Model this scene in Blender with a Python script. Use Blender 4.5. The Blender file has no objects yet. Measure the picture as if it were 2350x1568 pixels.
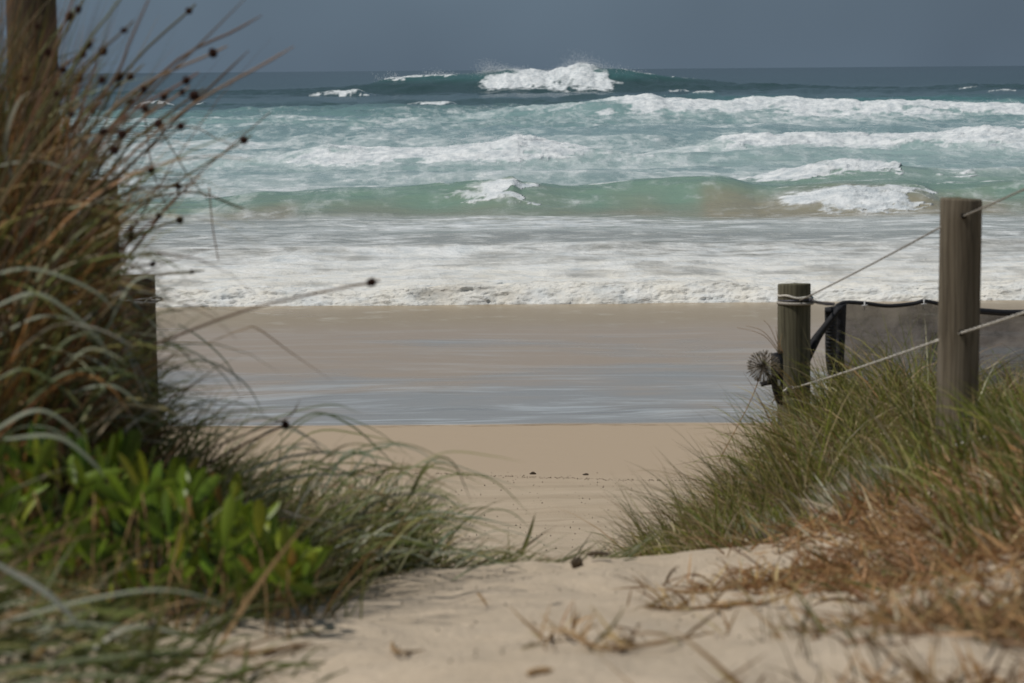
import bpy, math
import numpy as np
from mathutils import Matrix, Vector

rng = np.random.default_rng(11)
scene = bpy.context.scene
col = scene.collection

# ------------------------------------------------------------------ camera
CAM = np.array([0.0, 0.0, 4.0])            # sea level is z = 0
PITCH = math.radians(5.46)
ROLL = 0.0082
FPX = 100.0 / 36.0 * 2350.0                # focal length in pixels of a 2350 px wide view
fwd = Vector((0, math.cos(PITCH), -math.sin(PITCH)))
right0 = Vector((1, 0, 0))
up0 = right0.cross(fwd)
rgt = (right0 * math.cos(ROLL) - up0 * math.sin(ROLL)).normalized()
upv = rgt.cross(fwd).normalized()
cam_data = bpy.data.cameras.new('camera')
cam_data.lens = 100.0
cam_data.sensor_width = 36.0
cam_data.clip_start = 0.05
cam_data.clip_end = 60000.0
cam_data.dof.use_dof = True
cam_data.dof.focus_distance = 24.0
cam_data.dof.aperture_fstop = 8.2
cam_data.dof.aperture_blades = 9
cam = bpy.data.objects.new('camera', cam_data)
M = Matrix((rgt, upv, -fwd)).transposed().to_4x4()
M.translation = Vector(CAM)
cam.matrix_world = M
col.objects.link(cam)
scene.camera = cam

# ------------------------------------------------------------------ sky and sun
SUN_EL, SUN_TO = math.radians(60), Vector((-0.93, -0.37, 0))     # direction towards the sun
SUN_TO.normalize()
world = bpy.data.worlds.new('World')
scene.world = world
world.use_nodes = True
wn, wl = world.node_tree.nodes, world.node_tree.links
wn.clear()
w_out = wn.new('ShaderNodeOutputWorld')
w_bg = wn.new('ShaderNodeBackground')
w_bg.inputs['Strength'].default_value = 0.1
sky = wn.new('ShaderNodeTexSky')
sky.sky_type = 'NISHITA'
sky.sun_disc = False
sky.sun_elevation = SUN_EL
sky.sun_rotation = math.atan2(SUN_TO.x, SUN_TO.y)
w_tc = wn.new('ShaderNodeTexCoord')
w_no = wn.new('ShaderNodeTexNoise')
w_no.inputs['Scale'].default_value = 5.0
w_no.inputs['Detail'].default_value = 3.0
w_rp = wn.new('ShaderNodeValToRGB')
w_rp.color_ramp.elements[0].position = 0.30
w_rp.color_ramp.elements[0].color = (0.72, 1.04, 1.45, 1)
w_rp.color_ramp.elements[1].position = 0.70
w_rp.color_ramp.elements[1].color = (1.26, 1.80, 2.38, 1)
w_mx = wn.new('ShaderNodeMix')
w_mx.data_type = 'RGBA'
w_mx.inputs[0].default_value = 0.96                              # an unbroken bank of storm cloud
wl.new(w_tc.outputs['Generated'], w_no.inputs['Vector'])
wl.new(w_no.outputs['Fac'], w_rp.inputs['Fac'])
wl.new(sky.outputs['Color'], w_mx.inputs[6])
wl.new(w_rp.outputs['Color'], w_mx.inputs[7])
wl.new(w_mx.outputs[2], w_bg.inputs['Color'])
wl.new(w_bg.outputs['Background'], w_out.inputs['Surface'])

sun_data = bpy.data.lights.new('sun', 'SUN')
sun_data.energy = 3.2
sun_data.angle = math.radians(1.2)
sun_data.color = (1.0, 0.955, 0.89)
sun = bpy.data.objects.new('sun', sun_data)
sdir = Vector((SUN_TO.x * math.cos(SUN_EL), SUN_TO.y * math.cos(SUN_EL), math.sin(SUN_EL)))
sun.rotation_euler = sdir.to_track_quat('Z', 'Y').to_euler()
sun.location = (-20, -8, 30)
col.objects.link(sun)

vs = scene.view_settings
vs.view_transform = 'Standard'
vs.look = 'None'
vs.exposure = 0.0
vs.gamma = 1.0
vs.use_curve_mapping = False
scene.render.engine = 'CYCLES'
scene.cycles.use_denoising = True
scene.cycles.max_bounces = 6
scene.cycles.transparent_max_bounces = 12


# ------------------------------------------------------------------ helpers
def P(px, py, d):
    """World point that lies d metres ahead, seen at (px, py) of the 2350 x 1568 photograph."""
    v = fwd + rgt * ((px - 1175.0) / FPX) + upv * ((784.0 - py) / FPX)
    v = v * (d / v.y)
    return np.array([v.x + CAM[0], v.y + CAM[1], v.z + CAM[2]])


def PX(px, d):
    return (px - 1175.0) / FPX * d


def sstep(a, b, x):
    t = np.clip((x - a) / (b - a), 0, 1)
    return t * t * (3 - 2 * t)


def _hash(ix, iy, seed):
    h = (ix.astype(np.int64) * 374761393 + iy.astype(np.int64) * 668265263 + seed * 974634777) & 0xffffffff
    h = ((h ^ (h >> 13)) * 1274126177) & 0xffffffff
    h = ((h ^ (h >> 16)) * 2246822519) & 0xffffffff
    return ((h ^ (h >> 15)) & 0xffff) / 65535.0


def vnoise(x, y, seed=0):
    ix, iy = np.floor(x), np.floor(y)
    fx, fy = x - ix, y - iy
    fx = fx * fx * fx * (fx * (fx * 6 - 15) + 10)
    fy = fy * fy * fy * (fy * (fy * 6 - 15) + 10)
    a = _hash(ix, iy, seed)
    b = _hash(ix + 1, iy, seed)
    c = _hash(ix, iy + 1, seed)
    d = _hash(ix + 1, iy + 1, seed)
    return (a + (b - a) * fx) * (1 - fy) + (c + (d - c) * fx) * fy


def fbm(x, y, seed=0, octv=4, gain=0.5, lac=2.03):
    s, a, n = 0.0, 1.0, 0.0
    for o in range(octv):
        s = s + a * vnoise(x + 17.3 * o, y - 9.1 * o, seed + o)
        n += a
        a *= gain
        x, y = x * lac * 0.8 + y * lac * 0.6, y * lac * 0.8 - x * lac * 0.6
    return s / n


def billow(x, y, seed=0, octv=4, gain=0.55):
    s, a, n = 0.0, 1.0, 0.0
    for o in range(octv):
        s = s + a * np.abs(vnoise(x, y, seed + o) * 2 - 1)
        n += a
        a *= gain
        x, y = x * 1.62 + y * 1.2 + 5.1, y * 1.62 - x * 1.2 + 2.7
    return s / n


def mesh_np(name, verts, faces, colors=None, attrs=None, smooth=True):
    verts = np.asarray(verts, dtype=np.float32)
    faces = np.asarray(faces, dtype=np.int32)
    me = bpy.data.meshes.new(name)
    me.vertices.add(len(verts))
    me.vertices.foreach_set('co', verts.ravel())
    k = faces.shape[1]
    me.loops.add(faces.size)
    me.loops.foreach_set('vertex_index', faces.ravel())
    me.polygons.add(len(faces))
    me.polygons.foreach_set('loop_start', np.arange(0, faces.size, k, dtype=np.int32))
    me.polygons.foreach_set('loop_total', np.full(len(faces), k, dtype=np.int32))
    me.polygons.foreach_set('use_smooth', np.full(len(faces), smooth, dtype=bool))
    if colors is not None:
        c = np.ones((len(verts), 4), dtype=np.float32)
        c[:, :3] = colors
        a = me.attributes.new('col', 'FLOAT_COLOR', 'POINT')
        a.data.foreach_set('color', c.ravel())
    for nm, v in (attrs or {}).items():
        a = me.attributes.new(nm, 'FLOAT', 'POINT')
        a.data.foreach_set('value', np.asarray(v, dtype=np.float32).ravel())
    me.update(calc_edges=True)
    me.validate()
    return me


def obj(name, me, mat=None, parent=None, label=None, cat=None, group=None, kind=None):
    o = bpy.data.objects.new(name, me)
    col.objects.link(o)
    if mat is not None and me is not None and not me.materials:
        me.materials.append(mat)
    if parent is not None:
        o.parent = parent
    if label:
        o['label'] = label
    if cat:
        o['category'] = cat
    if group:
        o['group'] = group
    if kind:
        o['kind'] = kind
    return o


def empty(name, loc, label, cat, group=None):
    o = bpy.data.objects.new(name, None)
    o.empty_display_size = 0.1
    o.location = loc
    col.objects.link(o)
    o['label'] = label
    o['category'] = cat
    if group:
        o['group'] = group
    return o


def grid_faces(nr, nc):
    i = np.arange(nr - 1)[:, None] * nc + np.arange(nc - 1)[None, :]
    i = i.ravel()
    return np.stack([i, i + 1, i + nc + 1, i + nc], axis=1)


def bez(pts, n):
    """Smooth curve through the given points (Catmull-Rom), n samples."""
    p = np.asarray(pts, dtype=float)
    if len(p) == 2:
        t = np.linspace(0, 1, n)[:, None]
        return p[0] * (1 - t) + p[1] * t
    q = np.vstack([2 * p[0] - p[1], p, 2 * p[-1] - p[-2]])
    out = []
    for t in np.linspace(0, len(p) - 1 - 1e-6, n):
        i = int(t)
        u = t - i
        a, b, c, d = q[i], q[i + 1], q[i + 2], q[i + 3]
        out.append(0.5 * ((2 * b) + (c - a) * u + (2 * a - 5 * b + 4 * c - d) * u * u + (3 * b - a - 3 * c + d) * u ** 3))
    return np.array(out)


def tube(path, rad, sides=6, cap=True):
    """Vertices and quads of a tube along a path; rad is a number or one radius per point."""
    path = np.asarray(path, dtype=float)
    n = len(path)
    rad = np.broadcast_to(np.asarray(rad, dtype=float), (n,))
    tan = np.gradient(path, axis=0)
    tan /= np.linalg.norm(tan, axis=1)[:, None] + 1e-9
    ref = np.array([0.0, 0.0, 1.0]) if abs(tan[:, 2]).mean() < 0.8 else np.array([1.0, 0.0, 0.0])
    s = np.cross(tan, ref)
    s /= np.linalg.norm(s, axis=1)[:, None] + 1e-9
    u = np.cross(s, tan)
    a = np.arange(sides) / sides * 2 * np.pi
    v = path[:, None, :] + rad[:, None, None] * (np.cos(a)[None, :, None] * s[:, None, :] + np.sin(a)[None, :, None] * u[:, None, :])
    v = v.reshape(-1, 3)
    f = []
    for i in range(n - 1):
        for j in range(sides):
            k = (j + 1) % sides
            f.append((i * sides + j, i * sides + k, (i + 1) * sides + k, (i + 1) * sides + j))
    if cap and sides == 4:
        f.append((3, 2, 1, 0))
        b = (n - 1) * sides
        f.append((b, b + 1, b + 2, b + 3))
    if cap and sides == 6:
        b = (n - 1) * sides
        f += [(3, 2, 1, 0), (5, 4, 3, 0), (b, b + 1, b + 2, b + 3), (b, b + 3, b + 4, b + 5)]
    return v, np.array(f)


def join(parts):
    vs_, fs_, o = [], [], 0
    for v, f in parts:
        vs_.append(v)
        fs_.append(np.asarray(f) + o)
        o += len(v)
    return np.vstack(vs_), np.vstack(fs_)


def ribbons(base, az, tilt, bend, length, width, seg, c0, c1, twist=None, power=1.3):
    """Many grass blades: arrays of n bases, headings, first tilt from upright, further bend."""
    n = len(base)
    s = np.linspace(0, 1, seg + 1)
    ds = length[:, None] / seg
    th = tilt[:, None] + bend[:, None] * s[None, :] ** power
    dirs = np.stack([np.sin(th) * np.cos(az)[:, None], np.sin(th) * np.sin(az)[:, None], np.cos(th)], axis=2)
    step = dirs * ds[:, :, None]
    pos = base[:, None, :] + np.concatenate([np.zeros((n, 1, 3)), np.cumsum(step[:, :-1], axis=1)], axis=1)
    if twist is None:
        twist = rng.uniform(0, np.pi, n)
    perp = np.stack([-np.sin(az), np.cos(az), np.zeros(n)], axis=1)[:, None, :] * np.ones((1, seg + 1, 1))
    nrm = np.cross(dirs, perp)
    tw = (twist[:, None] + s[None, :] * 0.7)[:, :, None]
    wv = perp * np.cos(tw) + nrm * np.sin(tw)
    wd = (width[:, None] * np.clip(1.0 - s[None, :] ** 2.2, 0.04, 1) * (0.6 + 0.4 * np.minimum(s * 4, 1))[None, :] * 0.5)[:, :, None]
    v = np.stack([pos - wv * wd, pos + wv * wd], axis=2).reshape(n, (seg + 1) * 2, 3)
    cc = c0[:, None, :] * (1 - s)[None, :, None] + c1[:, None, :] * s[None, :, None]
    cc = np.repeat(cc, 2, axis=1).reshape(-1, 3)
    k = (seg + 1) * 2
    b = (np.arange(n) * k)[:, None] + (np.arange(seg) * 2)[None, :]
    b = b.ravel()
    f = np.stack([b, b + 1, b + 3, b + 2], axis=1)
    return v.reshape(-1, 3), f, cc


# ------------------------------------------------------------------ materials
def mat(name):
    m = bpy.data.materials.new(name)
    m.use_nodes = True
    nt = m.node_tree
    bs = nt.nodes.get('Principled BSDF')
    return m, nt.nodes, nt.links, bs


def nd(nodes, kind, **kw):
    n = nodes.new(kind)
    for k, v in kw.items():
        setattr(n, k, v)
    return n


def noise(nodes, links, scale, detail=4.0, vec=None, rough=0.55):
    n = nodes.new('ShaderNodeTexNoise')
    n.inputs['Scale'].default_value = scale
    n.inputs['Detail'].default_value = detail
    n.inputs['Roughness'].default_value = rough
    if vec is not None:
        links.new(vec, n.inputs['Vector'])
    return n.outputs['Fac']


def mapping(nodes, links, scale, src=None):
    if src is None:
        tc = nodes.new('ShaderNodeTexCoord')
        src = tc.outputs['Object']
    mp = nodes.new('ShaderNodeMapping')
    mp.inputs['Scale'].default_value = scale
    links.new(src, mp.inputs['Vector'])
    return mp.outputs['Vector']


def geo_pos(nodes):
    return nodes.new('ShaderNodeNewGeometry').outputs['Position']


def rng_map(nodes, links, val, a, b, c=0.0, d=1.0, smooth=False):
    m = nodes.new('ShaderNodeMapRange')
    if smooth:
        m.interpolation_type = 'SMOOTHSTEP'
    m.inputs[1].default_value = a
    m.inputs[2].default_value = b
    m.inputs[3].default_value = c
    m.inputs[4].default_value = d
    links.new(val, m.inputs[0])
    return m.outputs[0]


def mixc(nodes, links, fac, a, b, mode='MIX'):
    m = nodes.new('ShaderNodeMix')
    m.data_type = 'RGBA'
    m.blend_type = mode
    for sock, v in ((0, fac), (6, a), (7, b)):
        if hasattr(v, 'is_output'):
            links.new(v, m.inputs[sock])
        elif sock == 0:
            m.inputs[0].default_value = v
        else:
            m.inputs[sock].default_value = (*v, 1)
    return m.outputs[2]


def math_n(nodes, links, op, a, b=None):
    m = nodes.new('ShaderNodeMath')
    m.operation = op
    for i, v in enumerate((a, b)):
        if v is None:
            continue
        if hasattr(v, 'is_output'):
            links.new(v, m.inputs[i])
        else:
            m.inputs[i].default_value = v
    return m.outputs[0]


def bump(nodes, links, h, strength, dist, bs):
    b = nodes.new('ShaderNodeBump')
    b.inputs['Strength'].default_value = strength
    b.inputs['Distance'].default_value = dist
    links.new(h, b.inputs['Height'])
    links.new(b.outputs['Normal'], bs.inputs['Normal'])


def mat_grass(name, trans=0.3, rough=0.55):
    m, n, l, bs = mat(name)
    at = nd(n, 'ShaderNodeAttribute', attribute_name='col')
    l.new(at.outputs['Color'], bs.inputs['Base Color'])
    bs.inputs['Roughness'].default_value = rough
    bs.inputs['Specular IOR Level'].default_value = 0.35
    tr = n.new('ShaderNodeBsdfTranslucent')
    l.new(at.outputs['Color'], tr.inputs['Color'])
    mx = n.new('ShaderNodeMixShader')
    mx.inputs[0].default_value = trans
    l.new(bs.outputs[0], mx.inputs[1])
    l.new(tr.outputs[0], mx.inputs[2])
    l.new(mx.outputs[0], n['Material Output'].inputs['Surface'])
    return m


def mat_sand():
    m, n, l, bs = mat('sand')
    pos = geo_pos(n)
    sep = n.new('ShaderNodeSeparateXYZ')
    l.new(pos, sep.inputs[0])
    Y = sep.outputs['Y']
    # colour of the dry sand
    fine = noise(n, l, 60.0, 5.0, pos, 0.7)
    mid = noise(n, l, 3.0, 5.0, pos)
    c_dry = mixc(n, l, rng_map(n, l, mid, 0.35, 0.68), (0.56, 0.46, 0.345), (0.65, 0.54, 0.415))
    c_dry = mixc(n, l, rng_map(n, l, fine, 0.3, 0.75, 0, 0.35), c_dry, (0.34, 0.26, 0.18))
    # long faint tide marks along the shore on the beach
    band = noise(n, l, 1.0, 4.0, mapping(n, l, (0.22, 2.6, 1), pos), 0.6)
    c_dry2 = mixc(n, l, rng_map(n, l, band, 0.4, 0.66), (0.39, 0.31, 0.22), (0.50, 0.405, 0.30))
    onbeach = rng_map(n, l, Y, 15, 20)
    c_dry = mixc(n, l, math_n(n, l, 'MULTIPLY', onbeach, 0.8), c_dry, c_dry2)
    damp = rng_map(n, l, math_n(n, l, 'ADD', Y, rng_map(n, l, noise(n, l, 1.0, 3.0, mapping(n, l, (0.12, 0.3, 1), pos)), 0.3, 0.7, -0.7, 0.7)), 22.0, 23.2, 0, 1, True)
    c_dry = mixc(n, l, damp, c_dry, (0.40, 0.315, 0.228))
    # wet sand with a film of water
    edge = noise(n, l, 1.0, 4.0, mapping(n, l, (0.09, 0.25, 1), pos))
    yy = math_n(n, l, 'ADD', Y, rng_map(n, l, edge, 0.3, 0.7, -0.35, 0.35))
    wet = rng_map(n, l, yy, 27.75, 28.05, 0, 1, True)
    wn_ = n.new('ShaderNodeCombineXYZ')
    l.new(rng_map(n, l, noise(n, l, 1.0, 3.0, mapping(n, l, (0.16, 0.22, 1), pos), 0.5), 0.2, 0.8, -1.0, 1.0), wn_.inputs['Y'])
    va = n.new('ShaderNodeVectorMath')
    l.new(pos, va.inputs[0])
    l.new(wn_.outputs[0], va.inputs[1])
    wpos = va.outputs[0]
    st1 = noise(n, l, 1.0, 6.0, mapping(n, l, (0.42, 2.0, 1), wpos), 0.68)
    st2 = noise(n, l, 1.0, 3.0, mapping(n, l, (0.34, 0.40, 1), wpos), 0.62)
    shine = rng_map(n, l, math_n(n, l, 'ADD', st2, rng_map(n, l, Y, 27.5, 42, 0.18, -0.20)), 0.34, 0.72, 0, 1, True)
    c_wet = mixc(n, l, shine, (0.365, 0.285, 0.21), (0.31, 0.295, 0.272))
    sheen_st = math_n(n, l, 'MULTIPLY', rng_map(n, l, st1, 0.48, 0.66, 0, 1, True), rng_map(n, l, Y, 28.0, 35.0, 0.70, 0.18))
    c_wet = mixc(n, l, sheen_st, c_wet, (0.60, 0.63, 0.64))  # bright sky reflections painted as pale streaks into the wet sand colour
    dark = math_n(n, l, 'MULTIPLY', rng_map(n, l, noise(n, l, 1.0, 4.0, mapping(n, l, (0.25, 2.4, 1), wpos), 0.64), 0.56, 0.70, 0, 1, True), rng_map(n, l, Y, 28.0, 36.0, 0.42, 0.12))
    c_wet = mixc(n, l, dark, c_wet, (0.17, 0.16, 0.15))
    # the last run of water before the foam
    sw = rng_map(n, l, Y, 41.0, 45.0, 0, 1, True)
    swn = noise(n, l, 1.0, 6.0, mapping(n, l, (1.6, 1.1, 1), pos), 0.7)
    c_sw = mixc(n, l, rng_map(n, l, swn, 0.55, 0.72, 0, 0.75), (0.345, 0.265, 0.165), (0.55, 0.50, 0.40))
    c_wet = mixc(n, l, sw, c_wet, c_sw)
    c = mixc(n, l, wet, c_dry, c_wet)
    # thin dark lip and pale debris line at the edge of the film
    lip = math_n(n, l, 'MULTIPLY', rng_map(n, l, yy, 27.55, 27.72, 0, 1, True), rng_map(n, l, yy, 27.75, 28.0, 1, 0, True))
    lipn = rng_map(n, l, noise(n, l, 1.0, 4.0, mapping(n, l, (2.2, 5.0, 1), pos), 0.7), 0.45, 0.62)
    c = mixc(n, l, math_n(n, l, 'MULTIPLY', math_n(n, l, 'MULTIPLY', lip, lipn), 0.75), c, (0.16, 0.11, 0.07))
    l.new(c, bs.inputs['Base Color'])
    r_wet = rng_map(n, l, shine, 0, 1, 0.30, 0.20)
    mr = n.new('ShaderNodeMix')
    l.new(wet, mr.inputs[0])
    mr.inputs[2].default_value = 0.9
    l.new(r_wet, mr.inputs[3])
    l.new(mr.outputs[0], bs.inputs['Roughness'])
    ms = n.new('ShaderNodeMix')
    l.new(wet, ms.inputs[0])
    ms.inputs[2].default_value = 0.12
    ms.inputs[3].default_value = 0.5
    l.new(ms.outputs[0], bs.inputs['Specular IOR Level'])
    bs.inputs['IOR'].default_value = 1.33
    # relief
    rip = noise(n, l, 1.0, 5.0, mapping(n, l, (2.0, 6.0, 2), pos), 0.65)
    hd = math_n(n, l, 'ADD', math_n(n, l, 'MULTIPLY', rip, 0.7), math_n(n, l, 'MULTIPLY', fine, 0.25))
    hd = math_n(n, l, 'MULTIPLY', hd, rng_map(n, l, math_n(n, l, 'MAXIMUM', wet, math_n(n, l, 'MULTIPLY', damp, 0.75)), 0, 1, 1.0, 0.03))
    hw = math_n(n, l, 'MULTIPLY', math_n(n, l, 'MULTIPLY', swn, sw), 0.25)
    bump(n, l, math_n(n, l, 'ADD', hd, hw), 1.0, 0.05, bs)
    return m


def mat_sea():
    m, n, l, bs = mat('sea_water')
    pos = geo_pos(n)
    at = nd(n, 'ShaderNodeAttribute', attribute_name='col')
    fo = nd(n, 'ShaderNodeAttribute', attribute_name='foam').outputs['Fac']
    streak = nd(n, 'ShaderNodeAttribute', attribute_name='streak').outputs['Fac']
    n0 = noise(n, l, 1.0, 7.0, mapping(n, l, (1.0, 0.30, 2.2), pos), 0.68)
    nv = noise(n, l, 1.0, 5.0, mapping(n, l, (0.55, 0.16, 1.2), pos), 0.6)
    vein = rng_map(n, l, math_n(n, l, 'ABSOLUTE', math_n(n, l, 'SUBTRACT', nv, 0.5)), 0.0, 0.07, 1.0, 0.0, True)
    n1 = math_n(n, l, 'ADD', math_n(n, l, 'MULTIPLY', n0, 0.92), math_n(n, l, 'MULTIPLY', vein, 0.14))
    n2 = noise(n, l, 1.0, 5.0, mapping(n, l, (1.15, 1.9, 3.0), pos), 0.66)
    nn = n.new('ShaderNodeMix')
    l.new(streak, nn.inputs[0])
    l.new(n1, nn.inputs[2])
    l.new(n2, nn.inputs[3])
    nn = nn.outputs[0]
    # density of the foam against lacy noise
    v = math_n(n, l, 'ADD', fo, math_n(n, l, 'MULTIPLY', math_n(n, l, 'SUBTRACT', nn, 0.5), rng_map(n, l, streak, 0.4, 1, 1.5, 2.6)))
    fac = rng_map(n, l, v, 0.18, 1.0, 0, 1, True)
    fac = math_n(n, l, 'MULTIPLY', fac, rng_map(n, l, fo, 0.15, 0.75, 0.62, 1.0))
    f3 = noise(n, l, 1.7, 7.0, mapping(n, l, (1, 1, 2.5), pos), 0.72)
    foamc = mixc(n, l, rng_map(n, l, f3, 0.32, 0.60), (0.40, 0.455, 0.49), (0.76, 0.78, 0.79))  # grey-blue shade of the churned foam mottled into its colour
    sepp = n.new('ShaderNodeSeparateXYZ')
    l.new(pos, sepp.inputs[0])
    sandy = math_n(n, l, 'MULTIPLY', rng_map(n, l, sepp.outputs['Y'], 53, 66, 1, 0), rng_map(n, l, noise(n, l, 1.3, 5.0, pos, 0.7), 0.35, 0.65, 0.25, 1))
    foamc = mixc(n, l, sandy, foamc, (0.76, 0.73, 0.66))
    c = mixc(n, l, fac, at.outputs['Color'], foamc)
    l.new(c, bs.inputs['Base Color'])
    l.new(rng_map(n, l, fac, 0, 1, 0.16, 0.75), bs.inputs['Roughness'])
    l.new(math_n(n, l, 'MULTIPLY', rng_map(n, l, fac, 0, 1, 0.38, 0.12), rng_map(n, l, sepp.outputs['Y'], 250, 700, 1.0, 0.35)), bs.inputs['Specular IOR Level'])
    bs.inputs['IOR'].default_value = 1.33
    rip = noise(n, l, 1.0, 6.0, mapping(n, l, (0.8, 1.6, 1), pos), 0.65)
    h = math_n(n, l, 'ADD', math_n(n, l, 'MULTIPLY', rip, 0.5), math_n(n, l, 'MULTIPLY', f3, math_n(n, l, 'MULTIPLY', fac, 0.6)))
    bump(n, l, h, 0.8, 0.22, bs)
    return m


def mat_wood(name, a, b, c_dark):
    m, n, l, bs = mat(name)
    tc = n.new('ShaderNodeTexCoord')
    g = noise(n, l, 1.0, 6.0, mapping(n, l, (38, 38, 1.6), tc.outputs['Object']), 0.65)
    g2 = noise(n, l, 1.0, 4.0, mapping(n, l, (9, 9, 1.2), tc.outputs['Object']), 0.6)
    g3 = noise(n, l, 1.0, 5.0, mapping(n, l, (75, 75, 1.6), tc.outputs['Object']), 0.6)
    c = mixc(n, l, rng_map(n, l, g2, 0.35, 0.65), a, b)
    c = mixc(n, l, rng_map(n, l, g, 0.48, 0.66, 0, 0.6), c, c_dark)
    pale = noise(n, l, 1.0, 5.0, mapping(n, l, (7, 7, 2.2), tc.outputs['Object']), 0.65)
    sz = n.new('ShaderNodeSeparateXYZ')
    l.new(tc.outputs['Object'], sz.inputs[0])
    wear = rng_map(n, l, sz.outputs['Z'], 0.05, 0.45, 0.75, 0.15)
    c = mixc(n, l, math_n(n, l, 'MULTIPLY', rng_map(n, l, pale, 0.45, 0.62), wear), c, (0.26, 0.235, 0.20))
    wv = n.new('ShaderNodeTexWave')
    wv.inputs['Scale'].default_value = 5.0
    wv.inputs['Distortion'].default_value = 9.0
    wv.inputs['Detail'].default_value = 3.0
    l.new(mapping(n, l, (4, 4, .55), tc.outputs['Object']), wv.inputs['Vector'])
    c = mixc(n, l, rng_map(n, l, wv.outputs['Fac'], 0.55, 0.95, 0, 0.45), c, c_dark)
    crack = rng_map(n, l, g3, 0.61, 0.66, 0, 0.7)
    c = mixc(n, l, crack, c, (0.03, 0.025, 0.02))
    l.new(c, bs.inputs['Base Color'])
    bs.inputs['Roughness'].default_value = 0.85
    bs.inputs['Specular IOR Level'].default_value = 0.2
    h = math_n(n, l, 'SUBTRACT', math_n(n, l, 'MULTIPLY', g, 0.6), crack)
    bump(n, l, h, 0.7, 0.004, bs)
    return m


def mat_plain(name, c, c2=None, rough=0.7, scale=60.0, spec=0.3, bumpd=0.0):
    m, n, l, bs = mat(name)
    tc = n.new('ShaderNodeTexCoord')
    f = noise(n, l, scale, 4.0, tc.outputs['Object'])
    cc = mixc(n, l, rng_map(n, l, f, 0.35, 0.65), c, c2 or tuple(0.6 * x for x in c))
    l.new(cc, bs.inputs['Base Color'])
    bs.inputs['Roughness'].default_value = rough
    bs.inputs['Specular IOR Level'].default_value = spec
    if bumpd:
        bump(n, l, f, 0.6, bumpd, bs)
    return m


def mat_leaf():
    m, n, l, bs = mat('fleshy_leaf')
    oi = n.new('ShaderNodeObjectInfo')
    tc = n.new('ShaderNodeTexCoord')
    sp = n.new('ShaderNodeSeparateXYZ')
    l.new(tc.outputs['Object'], sp.inputs[0])
    rp = n.new('ShaderNodeValToRGB')
    e = rp.color_ramp.elements
    e[0].position, e[0].color = 0.0, (0.075, 0.135, 0.015, 1)
    e[1].position, e[1].color = 0.55, (0.165, 0.255, 0.018, 1)
    for p_, c_ in ((0.86, (0.16, 0.21, 0.016, 1)), (0.96, (0.33, 0.29, 0.022, 1)), (1.0, (0.38, 0.18, 0.05, 1))):
        x = e.new(p_)
        x.color = c_
    l.new(oi.outputs['Random'], rp.inputs['Fac'])
    tip = rng_map(n, l, sp.outputs['Z'], 0.03, 0.09, 0, 0.4)
    c = mixc(n, l, tip, rp.outputs['Color'], (0.19, 0.23, 0.018))
    nz = noise(n, l, 45.0, 3.0, tc.outputs['Object'])
    c = mixc(n, l, rng_map(n, l, nz, 0.4, 0.7, 0, 0.3), c, (0.08, 0.12, 0.012))
    l.new(c, bs.inputs['Base Color'])
    bs.inputs['Roughness'].default_value = 0.42
    bs.inputs['Specular IOR Level'].default_value = 0.4
    tr = n.new('ShaderNodeBsdfTranslucent')
    l.new(c, tr.inputs['Color'])
    mx = n.new('ShaderNodeMixShader')
    mx.inputs[0].default_value = 0.35
    l.new(bs.outputs[0], mx.inputs[1])
    l.new(tr.outputs[0], mx.inputs[2])
    l.new(mx.outputs[0], n['Material Output'].inputs['Surface'])
    return m


def mat_cloth():
    """Woven shade cloth: fine holes of the weave let part of what lies behind show through."""
    m, n, l, bs = mat('shade_cloth')
    tc = n.new('ShaderNodeTexCoord')
    wv = noise(n, l, 1.0, 3.0, mapping(n, l, (300, 300, 900), tc.outputs['Object']))
    ft = noise(n, l, 1.0, 4.0, mapping(n, l, (3.0, 3.0, 10), tc.outputs['Object']))
    c = mixc(n, l, rng_map(n, l, ft, 0.35, 0.65), (0.014, 0.015, 0.018), (0.045, 0.045, 0.052))
    l.new(c, bs.inputs['Base Color'])
    bs.inputs['Roughness'].default_value = 0.7
    bs.inputs['Specular IOR Level'].default_value = 0.25
    tp = n.new('ShaderNodeBsdfTransparent')
    mx = n.new('ShaderNodeMixShader')
    l.new(rng_map(n, l, math_n(n, l, 'ADD', wv, math_n(n, l, 'MULTIPLY', math_n(n, l, 'SUBTRACT', ft, 0.35), 0.9)), 0.36, 0.80, 0.95, 0.52), mx.inputs[0])
    l.new(tp.outputs[0], mx.inputs[1])
    l.new(bs.outputs[0], mx.inputs[2])
    l.new(mx.outputs[0], n['Material Output'].inputs['Surface'])
    return m


M_SAND = mat_sand()
M_SEA = mat_sea()
M_POST = mat_wood('weathered_pine', (0.135, 0.110, 0.078), (0.20, 0.172, 0.128), (0.066, 0.052, 0.036))
M_POSTG = mat_wood('mossy_pine', (0.10, 0.092, 0.06), (0.165, 0.152, 0.105), (0.05, 0.044, 0.028))
M_POSTD = mat_wood('dark_pine', (0.062, 0.044, 0.030), (0.115, 0.085, 0.062), (0.028, 0.019, 0.013))
M_ENDG = mat_plain('post_end_grain', (0.12, 0.11, 0.07), (0.08, 0.075, 0.045), 0.9, 70, 0.1, 0.003)
M_HOLE = mat_plain('hole_shade', (0.012, 0.01, 0.008), None, 0.95, 60, 0.05)
M_ROPE = mat_plain('grey_rope', (0.42, 0.39, 0.35), (0.27, 0.25, 0.22), 0.85, 400, 0.1, 0.002)
M_ROPEW = mat_plain('white_rope', (0.66, 0.63, 0.57), (0.48, 0.45, 0.40), 0.85, 400, 0.1, 0.002)
M_WIRE = mat_plain('dull_wire', (0.10, 0.10, 0.13), (0.05, 0.05, 0.07), 0.5, 120, 0.5)
M_STEEL = mat_plain('galvanised_wire', (0.45, 0.46, 0.47), (0.25, 0.26, 0.27), 0.4, 120, 0.5)
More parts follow.
